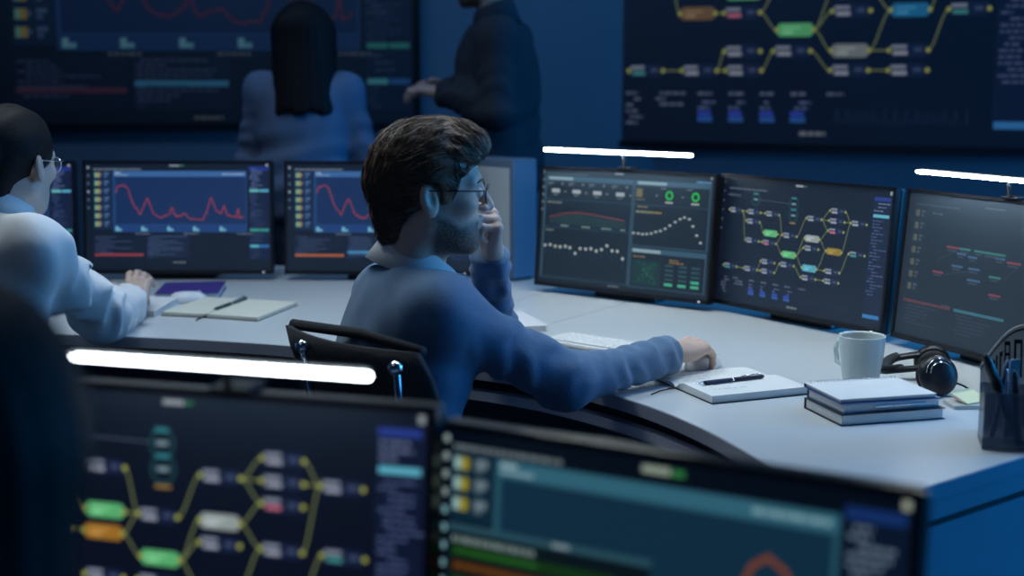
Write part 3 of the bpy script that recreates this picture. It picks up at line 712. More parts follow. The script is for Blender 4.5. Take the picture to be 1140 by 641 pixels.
# ---- headphones lying on the desk
hp0 = atz(1041, 441, DESK)
hp = thing('headphones', 'black over-ear headphones lying on desk beside the mug', 'headphones', hp0, math.radians(0))
def cup(c, ax, r, h, nm='ear_cup'):
    c, ax = np.array(c), np.array(ax, float)/np.linalg.norm(ax)
    MB().tube([tuple(c+ax*s) for s in (-h, -h*.9, -h*.3, h*.3, h*.75, h)], [r*.75, r*.92, r, r*.96, r*.75, r*.35], 28).build(nm, mat('hp_gloss', (.012, .012, .015), .36), hp, True)
    MB().tube([tuple(c-ax*(h+.016)), tuple(c-ax*(h+.012)), tuple(c-ax*(h-.002))], [r*.70, r*.9, r*.86], 24).build('ear_cushion', M_chairfab, hp, True)
    o = MB(); u = np.cross(ax, [0, 0, 1]); u /= np.linalg.norm(u); v = np.cross(u, ax)
    for rr in (.62, .80):
        o.tube([tuple(c+ax*h*(.86 if rr < .7 else .62)+(u*math.cos(q)+v*math.sin(q))*r*rr) for q in np.linspace(.2, 2.4, 12)], .0012, 5)
    o.build('trim_line', M_chrome, hp, True)
cup((.006, .0, .044), (.25, -.93, .28), .043, .014)
cup((.040, .160, .040), (.1, .96, .25), .039, .016)
A = np.array([.000, .012, .060]); B = np.array([.035, .150, .060]); Cn = np.array([-.075, .115, .030])
band = catmull([A, A*.5+Cn*.5+np.array([-.022, -.012, 0]), Cn, B*.5+Cn*.5+np.array([-.02, .03, 0]), B], 8)
MB().tube([tuple(p) for p in band], .0125, 10, flat=.55).build('headband', M_black, hp, True)
MB().tube([tuple(p+np.array([.0, .0, .004])) for p in band[8:26]], .0135, 10, flat=.6).build('headband_pad', M_chairfab, hp, True)
for P_ in (A, B): MB().tube([tuple(P_), tuple(P_+np.array([0, 0, -.03]))], .006, 8).build('yoke', M_dkmetal, hp, True)
MB().tube([tuple(p) for p in catmull([(.035, .0, .03), (.06, .01, .02), (.085, .0, .006), (.10, -.025, .004), (.082, -.045, .004), (.068, -.028, .005), (.09, -.012, .006), (.12, -.01, .004)], 6)], .0022, 6).build('cable', M_black, hp, True)

# ---- sticky notes
def note(label, px, py, z, ang, size, col, rx=0.0, th=.006):
    p = atz(px, py, DESK+z)
    t = thing('sticky_note_pad', label, 'sticky notes', p, ang, rx=rx)
    MB().rbox((0, 0, th/2), (size, size*.72, th), .0006, 1).build('sheets', col, t)
    MB().add([(-size/2, -size*.36, th), (size/2, -size*.36, th), (size/2, size*.30, th+.0006), (size/2, size*.36, th+.004), (-size/2, size*.36, th+.004), (-size/2, size*.30, th+.0006)], [(0, 1, 2, 5), (5, 2, 3, 4)]).build('top_sheet', col, t)
note('pale grey paper block on the desk below the yellow sticky notes', 1076, 452, .0, .1, .075, mat('pad_grey', (.5, .5, .48), .7), 0, .008)
note('pink sticky note pad under the yellow one by the pen holder', 1082, 445, .0082, .35, .060, mat('note_pink', (.75, .25, .5), .6), 0, .005)
note('pale yellow sticky note pad leaning by the pen holder', 1079, 443, .0145, .55, .062, mat('note_yellow', (.74, .74, .45), .6), .30, .004)

# ---- pen holder and what stands in it
pc0 = atz(1127, 500, DESK); pcx, pcy = pc0[0], pc0[1]+.03
ph = thing('pen_holder', 'translucent dark blue square pen holder near the desk corner', 'pen holder', (pcx, pcy, DESK), math.radians(-14))
M_acr = mat('acrylic_blue', (.09, .14, .22), .12, alpha=.5, spec=.6)
s_, hgt, tk = .088, .100, .003
for (cx_, cy_, sx_, sy_) in ((0, -s_/2, s_, tk), (0, s_/2, s_, tk), (-s_/2, 0, tk, s_-tk), (s_/2, 0, tk, s_-tk)):
    MB().box((cx_, cy_, hgt/2+.003), (sx_, sy_, hgt)).build('wall', M_acr, ph)
MB().box((0, 0, .0015), (s_+tk, s_+tk, .003)).build('bottom', M_acr, ph)
def stick(name, label, ax, ay, bx, by, ztop, r, col, kind='pen'):
    p = np.array([pcx+ax, pcy+ay, DESK+.006]); q = np.array([pcx+bx, pcy+by, DESK+ztop]); d = q-p
    t = thing(name, label, 'pen' if kind != 'ruler' else 'ruler', tuple(p)); f = lambda k: tuple(d*k)
    if kind == 'ruler':
        n = np.array([.95, .25, 0])*r
        V = [tuple(-n), tuple(n), tuple(d+n), tuple(d-n)]; V += [(a, b+.0022, c) for a, b, c in V]
        MB().add(V, [(0, 1, 2, 3), (7, 6, 5, 4), (0, 4, 5, 1), (1, 5, 6, 2), (2, 6, 7, 3), (3, 7, 4, 0)]).build('blade', col, t)
        for k in range(14):
            c = d*(.3+k*.05)
            MB().add([tuple(c-n*.95+np.array([0, -.0004, 0])), tuple(c-n*(.5 if k % 2 else .2)+np.array([0, -.0004, 0])), tuple(c-n*(.5 if k % 2 else .2)+d*.008+np.array([0, -.0004, 0])), tuple(c-n*.95+d*.008+np.array([0, -.0004, 0]))], [(0, 1, 2, 3)]).build('mark', M_ink, t)
    else:
        MB().tube([f(0), f(.05), f(.62)], [r*.5, r, r], 12).build('barrel', col, t, True)
        MB().tube([f(.62), f(.63), f(.9), f(.97), f(1.0)], [r*1.05, r*1.2, r*1.15, r*.8, r*.45], 12).build('cap', col, t, True)
        MB().tube([f(.9), tuple(d*.88+np.array([0, -r*1.6, 0])), tuple(d*.7+np.array([0, -r*1.5, 0]))], r*.22, 6).build('clip', M_chrome if kind == 'silver' else col, t, True)
stick('marker', 'thick black marker leaning left out of the pen holder', .018, -.02, -.052, -.012, .168, .0075, M_black)
stick('pen', 'dark blue pen beside the black marker in the pen holder', .03, .01, -.030, .02, .150, .005, M_navy)
stick('pen', 'black pen upright in the middle of the pen holder', .01, -.028, -.004, -.03, .142, .0045, M_black)
stick('pen', 'slate pen with silver clip in the pen holder', -.02, .02, .004, .025, .150, .005, mat('pen_slate', (.10, .16, .24), .35), 'silver')
stick('ruler', 'pale grey ruler standing in the pen holder', .014, .026, .020, .030, .150, .011, mat('ruler_grey', (.42, .46, .5), .4), kind='ruler')
stick('pen', 'dark red pen at the right side of the pen holder', .036, -.02, .040, -.01, .150, .005, mat('pen_red', (.16, .03, .04), .4))
# printed card leaning behind the holder
cdp = aty(1128, 412, pcy+.075)
card = thing('printed_card', 'grey card with black printed marks leaning behind the pen holder', 'card', (cdp[0]+.036, pcy+.085, DESK), math.radians(-12))
Mc = mat('card_grey', (.62, .64, .62), .5)
def cardpt(u, v, off=0): return (-.085+u*.17, .045*(v)-.0005-off, .004+v*.19)
N_ = 14; top_ = lambda u: .60+.40*math.sin(min(1, u*2.2)*PI/2)
V, F = [], []
for i in range(N_+1):
    u = i/N_
    for off in (0, -.003): V += [cardpt(u, 0, off), cardpt(u, top_(u), off)]
for i in range(N_):
    a = 4*i; F += [(a, a+4, a+5, a+1), (a+2, a+3, a+7, a+6), (a+1, a+5, a+7, a+3), (a, a+2, a+6, a+4)]
F += [(0, 1, 3, 2), (4*N_, 4*N_+2, 4*N_+3, 4*N_+1)]
MB().add(V, F).build('sheet', Mc, card)
def cq(u0, v0, u1, v1, nm='print_mark', m=M_black):
    u0, u1 = u0*.62-.10, u1*.62-.10
    MB().add([cardpt(u0, v0, .0006), cardpt(u1, v0, .0006), cardpt(u1, v1, .0006), cardpt(u0, v1, .0006)], [(0, 1, 2, 3)]).build(nm, m, card)
MB().add([p for i in range(N_+1) for p in (cardpt(i/N_, top_(i/N_)-.05, .0006), cardpt(i/N_, top_(i/N_)-.03, .0006))], [(2*i, 2*i+2, 2*i+3, 2*i+1) for i in range(N_)]).build('border_line', M_black, card)
for u, v in ((.10, .62), (.19, .72)): MB().add([cardpt(u, v, .0006), cardpt(u+.04, v+.03, .0006), cardpt(u+.04, v-.03, .0006)], [(0, 1, 2)]).build('print_mark', M_black, card)
for u0, v0, u1, v1 in ((.56, .60, .585, .84), (.56, .80, .66, .84), (.56, .70, .66, .73), (.56, .60, .66, .64), (.635, .64, .66, .80), (.42, .42, .45, .70), (.48, .46, .51, .72), (.54, .42, .57, .56), (.38, .50, .41, .66), (.60, .36, .64, .46), (.72, .50, .76, .86), (.72, .82, .86, .86), (.83, .5, .86, .86)): cq(u0, v0, u1, v1)

# ---- left part of the desk
def quad_thing(name, label, cat, P, h, mats, z=DESK, parts=('cover', 'pages')):
    """flat book-like thing from its four footprint pixels (front-left, front-right, back-right, back-left)"""
    W_ = [atz(*p, z+h)[:2] for p in P]; c = np.mean(W_, 0)
    t = thing(name, label, cat, (c[0], c[1], z)); Q = [w_-c for w_ in W_]
    sh = lambda k: [q*k for q in Q]
    MB().prism(sh(1), 0, .0016).build(parts[0], mats[0], t)
    MB().prism(sh(.975), .0016, h-.0016).build(parts[1], mats[1], t)
    MB().prism(sh(1), h-.0016, h).build(parts[0], mats[0], t)
    return t
quad_thing('book', 'purple-covered book lying on desk before the line-chart monitor', 'book', [(172, 327), (243, 326), (252, 312.5), (184, 314.5)], .020, (mat('cover_purple', (.05, .03, .22), .5), mat('page_blue', (.55, .68, .75), .6)))
quad_thing('notepad', 'white notepad beside the woman\'s hand', 'notepad', [(150, 345), (172, 346), (199, 331), (160, 329)], .018, (M_paper, M_paper))
m2_ = thing('computer_mouse', 'white computer mouse between the white notepad and the open notebook', 'mouse', (*atz(210, 336, DESK)[:2], DESK), math.radians(25))
mouse_shell(.115, .065, .030).build('shell', M_mouse, m2_, True)
MB().tube([(.030, -.003, .0265), (.030, .003, .0265)], .006, 12).build('scroll_wheel', M_edge, m2_, True)
S0, S1 = atz(229, 354, DESK), atz(277, 336.5, DESK); R1 = atz(287, 358, DESK); L1 = atz(179, 351.5, DESK)
t = thing('open_notebook', 'open cream-paged notebook on desk behind the chair back, dark pen along its fold', 'notebook', (S0[0], S0[1], DESK))
for nm_, E_ in (('right', R1), ('left', L1)):
    a2, b2, c2_, d2 = np.zeros(2), (E_-S0)[:2], (E_-S0)[:2]+(S1-S0)[:2], (S1-S0)[:2]
    if nm_ == 'left': a2, b2, c2_, d2 = b2, a2, d2, c2_
    MB().prism([a2, b2, c2_, d2], 0, .0018).build('cover', M_dkcover, t)
    cc2 = (a2+b2+c2_+d2)/4; k = .975
    MB().prism([cc2+(q-cc2)*k for q in (a2, b2, c2_, d2)], .0018, .011).build('page_block', M_paper_warm, t)
MB().tube([(0, 0, .006), (-.01, -.02, .004), (-.016, -.04, .0015)], .002, 6).build('ribbon', M_dkcover, t, True)
p0, p1 = S0+(S1-S0)*.16, S0+(S1-S0)*.95
pen('pen', 'dark green pen lying in the fold of the cream notebook', p0, p1, DESK+.016, DESK+.016, .0045, mat('pen_green', (.05, .09, .09), .4))
# cable behind the monitors on the right
cb = [aty(px_, py_, 3.36) for px_, py_ in ((1000, 372), (988, 362), (986, 348), (990, 341), (996, 342))]
tag(MB().tube([tuple(p) for p in catmull(cb, 6)], .003, 6).build('power_cable', M_black, None, True), 'thin black cable curling up between the two right monitors', 'cable')
# ================================================================== people: smooth implicit bodies
def nrm(v): v = np.asarray(v, float); return v/np.linalg.norm(v)
def rc(P, a, b, ra, rb):
    a, b = np.asarray(a, float), np.asarray(b, float); d = b-a
    t = np.clip(((P-a)@d)/(d@d), 0, 1)
    return np.linalg.norm(P-a-t[:, None]*d, axis=1)-(ra+(rb-ra)*t)
def ell(P, c, r, M=None):
    q = P-np.asarray(c, float)
    if M is not None: q = q@M                       # columns of M = local axes
    r = np.asarray(r, float); k0 = np.linalg.norm(q/r, axis=1); k1 = np.linalg.norm(q/r**2, axis=1)+1e-9
    return k0*(k0-1)/k1
def smin(a, b, k):
    h = np.clip(.5+.5*(b-a)/k, 0, 1); return b+(a-b)*h-k*h*(1-h)
def smax(a, b, k): return -smin(-a, -b, k)
def surfnet(fn, lo, hi, h):
    lo, hi = np.asarray(lo, float), np.asarray(hi, float)
    n = np.ceil((hi-lo)/h).astype(int)+1
    ax = [lo[i]+h*np.arange(n[i]) for i in range(3)]
    G = np.stack(np.meshgrid(*ax, indexing='ij'), -1).reshape(-1, 3)
    v = np.empty(len(G))
    for i in range(0, len(G), 400000): v[i:i+400000] = fn(G[i:i+400000])
    v = v.reshape(n); ins = v < 0
    cs = np.zeros(n-1, int)
    for dx in (0, 1):
        for dy in (0, 1):
            for dz in (0, 1): cs += ins[dx:n[0]-1+dx, dy:n[1]-1+dy, dz:n[2]-1+dz]
    act = (cs > 0) & (cs < 8); idx = -np.ones(n-1, int); C = np.argwhere(act); idx[act] = np.arange(len(C))
    acc = np.zeros((len(C), 3)); cnt = np.zeros(len(C))
    cor = [(a, b, c) for a in (0, 1) for b in (0, 1) for c in (0, 1)]
    for p in cor:
        for q in cor:
            if p < q and sum(abs(x-y) for x, y in zip(p, q)) == 1:
                va = v[C[:, 0]+p[0], C[:, 1]+p[1], C[:, 2]+p[2]]; vb = v[C[:, 0]+q[0], C[:, 1]+q[1], C[:, 2]+q[2]]
                m = (va < 0) != (vb < 0); t = np.where(m, va/(va-vb+1e-20), 0)
                pt = np.array(p)+t[:, None]*(np.array(q)-np.array(p)); acc[m] += pt[m]; cnt[m] += 1
    V = lo+h*(C+acc/np.maximum(cnt, 1)[:, None])
    F = []
    for a in range(3):
        b, c = (a+1) % 3, (a+2) % 3
        sl0 = [slice(None)]*3; sl1 = [slice(None)]*3; sl0[a] = slice(0, n[a]-1); sl1[a] = slice(1, n[a])
        e = ins[tuple(sl0)] != ins[tuple(sl1)]; E_ = np.argwhere(e)
        ok = (E_[:, b] > 0) & (E_[:, b] < n[b]-1) & (E_[:, c] > 0) & (E_[:, c] < n[c]-1); E_ = E_[ok]
        def g(db, dc):
            q = E_.copy(); q[:, b] -= db; q[:, c] -= dc; return idx[q[:, 0], q[:, 1], q[:, 2]]
        Q = np.stack([g(1, 1), g(0, 1), g(0, 0), g(1, 0)], 1)
        fl = ins[E_[:, 0], E_[:, 1], E_[:, 2]]; Q[~fl] = Q[~fl][:, ::-1]; F.append(Q)
    F = np.vstack(F)
    for _ in range(2):                              # pull the vertices onto the surface
        f0 = fn(V); e = h*.2
        gr = np.stack([fn(V+np.eye(3)[i]*e)-f0 for i in range(3)], 1)/e
        V = V-np.clip(f0/((gr**2).sum(1)+1e-6), -h, h)[:, None]*gr
    return V, F
def np_mesh(name, blocks, m, parent, attr=None):
    vs, fs, o = [], [], 0
    for V, F in blocks: vs.append(V); fs.append(F+o); o += len(V)
    V, F = np.vstack(vs), np.vstack(fs)
    me = bpy.data.meshes.new(name); me.from_pydata(V.tolist(), [], F.tolist()); me.update()
    me.polygons.foreach_set('use_smooth', [True]*len(me.polygons)); me.materials.append(m)
    if attr is not None:
        a = me.attributes.new('beard', 'FLOAT', 'POINT'); a.data.foreach_set('value', attr.astype(np.float32))
    return link(name, me, parent)
def frame(yaw, pitch=0.0, roll=0.0):
    """columns: forward, left, up; pitch > 0 nods down, roll > 0 leans to the right"""
    M = Matrix.Rotation(math.radians(yaw), 3, 'Z') @ Matrix.Rotation(math.radians(pitch), 3, 'Y') @ Matrix.Rotation(math.radians(roll), 3, 'X')
    return np.array(M)
def wob(P, fr_, amp, seed=0):
    s = np.zeros(len(P)); r = np.random.default_rng(seed)
    for k in range(5):
        d = r.normal(size=3)*fr_*(1+.6*k); s += np.sin(P@d+r.uniform(0, 6))/(1+.5*k)
    return s*amp

# ---- head (local: x forward, y left, z up; origin between the ears)
EARX = -.012
def head_fn(fem=False, ears=True):
    def f(P):
        Q = P.copy(); Q[:, 1] = np.abs(Q[:, 1])    # symmetric
        d = ell(Q, (-.012, 0, .032), (.097, .077, .088))
        d = smin(d, ell(Q, (.030, 0, -.025), (.060, .062, .088)), .03)
        d = smin(d, rc(Q, (-.004, .048, -.062), (.066, .014, -.100), .020, .019), .028)
        d = smin(d, ell(Q, (.045, 0, -.075), (.045, .042, .036)), .03)
        d = smin(d, ell(Q, (.078, 0, -.100), (.017, .020, .017)), .02)
        d = smin(d, rc(Q, (.082, .010, .022), (.070, .045, .020), .012, .010), .018)      # brow
        d = smin(d, ell(Q, (.062, .045, -.022), (.022, .018, .018)), .02)                 # cheekbone
        d = smax(d, -ell(Q, (.103, .032, .000), (.019, .019, .012)), .014)                # eye socket
        d = smin(d, ell(Q, (.083, .031, .000), (.012, .015, .010)), .006)                 # lids
        d = smin(d, rc(Q, (.092, 0, .012), (.113, 0, -.026), .0065, .0105), .010)         # nose
        d = smin(d, ell(Q, (.102, .011, -.031), (.010, .008, .007)), .006)
        d = smin(d, rc(Q, (.0955, 0, -.052), (.085, .022, -.056), .0075, .004), .006)     # lips
        d = smin(d, rc(Q, (.0945, 0, -.064), (.085, .018, -.060), .0075, .004), .006)
        d = smax(d, -rc(Q, (.106, 0, -.058), (.094, .026, -.058), .0022, .0015), .003)
        d = smin(d, rc(Q, (-.020, 0, -.060), (-.038, 0, -.175), .053 if not fem else .046, .054 if not fem else .048), .03)
        d = smin(d, ell(Q, (.018, 0, -.145), (.012, .012, .014)), .025) if not fem else d
        if ears:
            M = np.array(Matrix.Rotation(math.radians(-14), 3, 'Y') @ Matrix.Rotation(math.radians(-22), 3, 'Z'))
            e = ell(Q, (EARX, .080, -.014), (.0185, .0085, .033), M)
            e = smax(e, -ell(Q, (EARX+.005, .090, -.009), (.0105, .0095, .020), M), .004)
            d = smin(d, e, .006)
        return d
    return f

def hair_fn(style):
    def f(P):
        Q = P.copy(); Q[:, 1] = np.abs(Q[:, 1])
        if style == 'short':
            d = ell(Q, (-.014, 0, .036), (.110, .090, .098))
            d = smin(d, ell(Q, (.045, 0, .088), (.062, .066, .042)), .04)                 # volume above the brow
            d = smin(d, rc(Q, (-.068, 0, .0), (-.064, 0, -.075), .056, .040), .03)
            xf = np.interp(Q[:, 2], [-.14, -.112, -.10, -.06, -.048, -.044, -.02, .0, .03, .05, .066, .085, .2], [-.2, -.12, -.045, -.036, -.036, .012, .030, .036, .052, .070, .092, .112, .13])
            d = smax(d, Q[:, 0]-xf, .010)
            d = smax(d, -ell(Q, (EARX+.004, .090, -.018), (.021, .034, .036)), .008)
            d += .0018*np.sin(P[:, 1]*120+P[:, 0]*25+2*np.sin(P[:, 2]*24))*np.clip((P[:, 2]+.02)/.08, .1, 1)+wob(P, 60, .0010, 3)
        elif style == 'bun':
            d = ell(Q, (-.014, 0, .036), (.106, .086, .094))
            d = smin(d, rc(Q, (-.07, 0, -.01), (-.062, 0, -.060), .050, .036), .03)
            d = smin(d, ell(P, (-.118, 0, .010), (.036, .042, .036)), .016)
            xf = np.interp(Q[:, 2], [-.14, -.095, -.06, -.045, -.03, .0, .03, .06, .08, .2], [-.2, -.07, -.03, -.022, .012, .048, .072, .090, .10, .12])
            d = smax(d, Q[:, 0]-xf, .010); d = smax(d, -ell(Q, (EARX+.004, .090, -.022), (.020, .034, .034)), .008)
            d += .0012*np.sin(P[:, 1]*120+P[:, 2]*40)
        else:                                       # long straight
            d = ell(Q, (-.014, 0, .034), (.112, .096, .098))
            d = smin(d, rc(Q, (-.040, .045, .0), (-.100, .056, -.30), .076, .064), .05)
            d = smin(d, rc(Q, (-.055, 0, .0), (-.120, 0, -.31), .078, .060), .05)
            d = smax(d, -(P[:, 2]+.30+.008*np.sin(P[:, 1]*70)), .02)
            xf = np.interp(Q[:, 2], [-.4, -.12, -.04, .03, .06, .08, .2], [-.005, .01, .03, .055, .080, .10, .12])
            d = smax(d, Q[:, 0]-xf, .015)
            d += .0014*np.sin(np.arctan2(P[:, 1], P[:, 0]+.03)*26)
        return d
    return f

def hand_fn(side, flex, spread=.06, thumb=((.55, .62, -.35), (.85, .35, -.35), (.95, .12, -.30))):
    """wrist at origin, x to the fingertips, z out of the back of the hand; side +1: thumb on +y"""
    base = [(.088, .027), (.092, .008), (.087, -.011), (.078, -.028)]
    ln = [(.043, .026, .020), (.047, .030, .021), (.043, .028, .020), (.034, .021, .018)]
    seg = []
    for k, ((bx_, by_), L) in enumerate(zip(base, ln)):
        p = np.array([bx_, by_, .002]); a = 0.0; sp_ = (1.5-k)*spread
        for j in range(3):
            a += math.radians(flex[k][j]); q = p+L[j]*np.array([math.cos(a)*math.cos(sp_), math.cos(a)*math.sin(sp_), -math.sin(a)])
            r0 = (.0098, .0090, .0082)[j]*(1 if k < 3 else .88); seg.append((p, q, r0, r0*.9)); p = q
    ts = []; p = np.array([.022, .022, -.006])
    for L, d_, r0, r1 in zip((.042, .034, .027), thumb, (.0145, .0115, .0105), (.0120, .0105, .0080)):
        q = p+L*nrm(d_); ts.append((p, q, r0, r1)); p = q
    def f(P):
        Q = P.copy(); Q[:, 1] *= side
        d = None
        for (bx_, by_) in base:
            e = rc(Q, (.006, by_*.62, .0), (bx_, by_, .001), .0145, .0120); d = e if d is None else smin(d, e, .012)
        W_ = Q.copy(); W_[:, 2] *= 1.25
        d = smin(d, rc(W_, (-.07, 0, 0), (.012, 0, 0), .029, .025), .018)
        d = smin(d, ell(Q, (.035, .020, -.010), (.026, .014, .013)), .014)                # thenar
        d = smin(d, ell(Q, (.035, -.022, -.010), (.032, .012, .011)), .012)
        for s in seg: d = smin(d, rc(Q, *s), .0045)
        for s in seg[0::3]: d = smin(d, ell(Q, s[0]+np.array([0, 0, .004]), (.009, .008, .008)), .006)
        for s in ts: d = smin(d, rc(Q, *s), .007)
        return d
    pts = np.array([s[1] for s in seg+ts]+[(-.075, 0, 0), (.05, .04, .02), (.05, -.045, -.03)]); pts[:, 1] *= side
    return f, pts.min(0)-.022, pts.max(0)+.022

def locks(style, n, rnd):
    """thin tapered locks that follow the comb of the hair, in head space"""
    hf = hair_fn(style); V, F = [], []; o = 0; wild = 1.0
    c0 = np.array([-.014, 0, .036])
    while n > 0:
        d = nrm(rnd.normal(size=3))
        if style == 'short':
            if d[2] < -.25 and d[0] > -.2: continue
            if d[0] > .75 and d[2] < .35: continue
        else:
            if d[0] > .4 and d[2] < .5: continue
        t = .16
        p = c0+d*t
        for _ in range(8): p = p-d*float(hf(p[None])[0])*.8
        if abs(float(hf(p[None])[0])) > .004: continue
        if style == 'short': flow = np.array([-.75 if d[0] < .35 else .55, .35*np.sign(d[1]), -.25-.6*max(0, -d[0])]) + rnd.normal(size=3)*.17
        else: flow = np.array([-.3, .15*d[1], -1.0])+rnd.normal(size=3)*.06
        L = rnd.uniform(.03, .065) if style == 'short' else rnd.uniform(.06, .12)
        pts = []; q = p.copy(); nrmv = d; wild = 2.6 if rnd.random() < .14 else 1.0
        for j in range(6):
            e = 1e-3; f0 = float(hf(q[None])[0]); g = np.array([float(hf((q+np.eye(3)[i]*e)[None])[0])-f0 for i in range(3)])/e; g /= np.linalg.norm(g)+1e-9
            lift = (.0004+.0018*wild*math.sin(j/5*PI*(.8 if wild < 2 else .55))*(1.0 if style == 'short' else .4)); qq = q-g*(f0-lift); pts.append((qq, g))
            tdir = flow-g*(flow@g); tdir /= np.linalg.norm(tdir)+1e-9; q = qq-g*lift+tdir*L/5
        r0 = rnd.uniform(.0007, .0015)
        for j, (q, g) in enumerate(pts):
            t = pts[min(j+1, 5)][0]-pts[max(j-1, 0)][0]; t /= np.linalg.norm(t)+1e-9; b = np.cross(t, g); b /= np.linalg.norm(b)+1e-9
            r = r0*(1-(j/5)**2*.9)*(.5 if j == 0 else 1)
            for s_, u in ((-1, -.6), (1, -.6), (0, .7)): V.append(q+b*r*s_+g*r*u)
        for j in range(5):
            for k in range(3): F.append((o+j*3+k, o+j*3+(k+1) % 3, o+j*3+3+(k+1) % 3, o+j*3+3+k))
        o += 18; n -= 1
    return np.array(V), np.array(F)

def person(label, J, skin, haircol, style, topm, botm, h=.010, top_name='sweater', fem=False, nlocks=0, beard=False, hands=True, sleeve=1.0, seated=True, hh=.0035, loose=0.0, folds=.004, ncut=.0):
    root = thing('person', label, 'person', (J['pelvis'][0], J['pelvis'][1], 0)); RL = np.array([J['pelvis'][0], J['pelvis'][1], 0.0])
    Bf = frame(J['yaw']); fw, lf = Bf[:, 0], Bf[:, 1]
    S = J.get('size', 1.0)
    pel, nek = np.array(J['pelvis'], float), np.array(J['neck'], float)
    axis = nrm(nek-pel); fwd2 = nrm(fw-axis*(fw@axis)); lef2 = np.cross(axis, fwd2); TM = np.stack([fwd2, lef2, axis], 1)
    TL = np.linalg.norm(nek-pel)
    sh = {s: np.array(J['s'+s], float) for s in 'RL'}; el = {s: np.array(J['e'+s], float) for s in 'RL'}; wr = {s: np.array(J['w'+s], float) for s in 'RL'}
    HM = frame(*J['head_rot']); HC = np.array(J['head'], float); hs = J.get('hs', 1.0)
    # --- top garment
    wsc = .90 if fem else 1.0
    def torso(P, g=0.0):
        d = ell(P, pel+axis*.02, (.125+g, .170*wsc+.01+g, .15+g), TM)
        d = smin(d, ell(P, pel+axis*TL*.42-fwd2*.005, (.112+g, .155*wsc+g, .19+g), TM), .07)
        d = smin(d, ell(P, pel+axis*TL*.70+fwd2*.004, (.115+g, .175*wsc+g, .18+g), TM), .06)
        for s in 'RL':
            d = smin(d, rc(P, nek-axis*.066+(sh[s]-nek)*.22, sh[s]-axis*.0, .060+g, .060*wsc+g), .05)
        return d
    def arm(P, s, g=0.0, fold=0.0):
        d = rc(P, sh[s], el[s], .060*wsc+g, .047*wsc+g); d = smin(d, rc(P, el[s], wr[s], .046*wsc+g, .030*wsc+g*1.2), .03)
        if fold:
            for a_, b_, fq in ((sh[s], el[s], 55), (el[s], wr[s], 85)):
                ax_ = b_-a_; L = np.linalg.norm(ax_); t = ((P-a_)@ax_)/L; q = P-a_-t[:, None]*ax_/L
                d -= fold*np.sin(t*fq*1.6+2.6*np.sin(q[:, 2]*46+1)+2*np.sin(q[:, 0]*38+t*9))*(.25+.75*np.sin(t*19+q[:, 1]*34+q[:, 2]*20)**2)*np.clip((t-L*.15)/(L*.3), 0, 1)*np.clip((L*1.1-t)/.05, 0, 1)
        return d
    def topf(P):
        d = torso(P, .012+loose)
        d = smax(d, (P-(nek+axis*ncut))@axis, .012)
        for s in 'RL':
            a_ = arm(P, s, .007+loose*.8, folds)
            end = el[s]+(wr[s]-el[s])*sleeve; ax_ = nrm(wr[s]-el[s])
            cut = (P-end)@ax_; far = np.linalg.norm(P-end, axis=1) < .11
            a_ = np.where(far, smax(a_, cut, .006), a_); a_ = np.where(far & (cut > .02), np.maximum(a_, cut), a_)
            cuffd = np.abs(cut+.022)-.020                                   # knitted cuff
            a_ = np.where(far & (cuffd < 0), a_-.002, a_)
            d = smin(d, a_, .035)
        d = smax(d, -((P-(pel-axis*.10))@axis), .02)
        d += wob(P, 14, folds*.55, 5)
        k = (P-pel)@axis; d -= folds*1.1*np.sin(k*58+2.2*np.sin(((P-pel)@lef2)*9)+((P-pel)@fwd2)*9)*np.clip((TL*.62-k)/.12, 0, 1)
        return d
    pts = np.array([pel, nek, *sh.values(), *el.values(), *wr.values()])
    lo, hi = pts.min(0)-.21, pts.max(0)+.21; lo[2] = max(lo[2], pel[2]-.16); hi[2] = max(nek[2]+.07, max(w_[2] for w_ in wr.values())+.02)
    V, F = surfnet(topf, lo, hi, h)
    np_mesh(top_name, [(V-RL, F)], topm, root)
    # --- trousers and shoes
    kn = {s: np.array(J['k'+s], float) for s in 'RL'}; an_ = {s: np.array(J['a'+s], float) for s in 'RL'}
    def leg(P, g=0.0):
        d = ell(P, pel-axis*.02, (.125+g, .175*wsc+g, .14+g), TM)
        for s, sg in (('R', -1), ('L', 1)):
            hip = pel+lf*sg*.09*wsc-np.array([0, 0, .03])
            d = smin(d, smin(rc(P, hip, kn[s], .085*wsc+g, .058+g), rc(P, kn[s], an_[s], .057+g, .040+g), .02), .03)
        return d+wob(P, 20, .002, 9)
    pts = np.array([pel, *kn.values(), *an_.values()])
    V, F = surfnet(lambda P: smax(smax(leg(P), (P-(pel+axis*.08))@axis, .02), -(P[:, 2]-.075), .01), pts.min(0)-.2, pts.max(0)+.2, .014)
    np_mesh('trousers', [(V-RL, F)], botm, root)
    for s in 'RL':
        a_ = an_[s]
        f = lambda P: smax(smin(ell(P, a_+fw*.055+np.array([0, 0, -.035]), (.135, .045, .042), Bf), rc(P, a_+np.array([0, 0, .02]), a_-np.array([0, 0, .03]), .040, .042), .03), -(P[:, 2]-.004), .006)
        V, F = surfnet(f, a_-np.array([.22, .22, .11]), a_+np.array([.22, .22, .06]), .011)
        np_mesh('shoe', [(V-RL, F)], M_black, root)
    # --- body: head, neck, arms, hands in one mesh
    blocks, at = [], []
    hf = head_fn(fem); V, F = surfnet(hf, (-.135, -.10, -.185), (.135, .10, .135), hh)
    b = np.zeros(len(V))
    if beard:
        x, y, z = V[:, 0], np.abs(V[:, 1]), V[:, 2]
        edge = np.interp(x, [-.02, .02, .05, .08, .1], [-.03, -.040, -.058, -.046, -.043])
        b = np.clip((edge-z)/.014, 0, 1)*np.clip((x+.006)/.014, 0, 1)*np.clip((z+.135)/.02, 0, 1)*np.where((np.abs(z+.058) < .011) & (y < .023) & (x > .08), .25, 1)
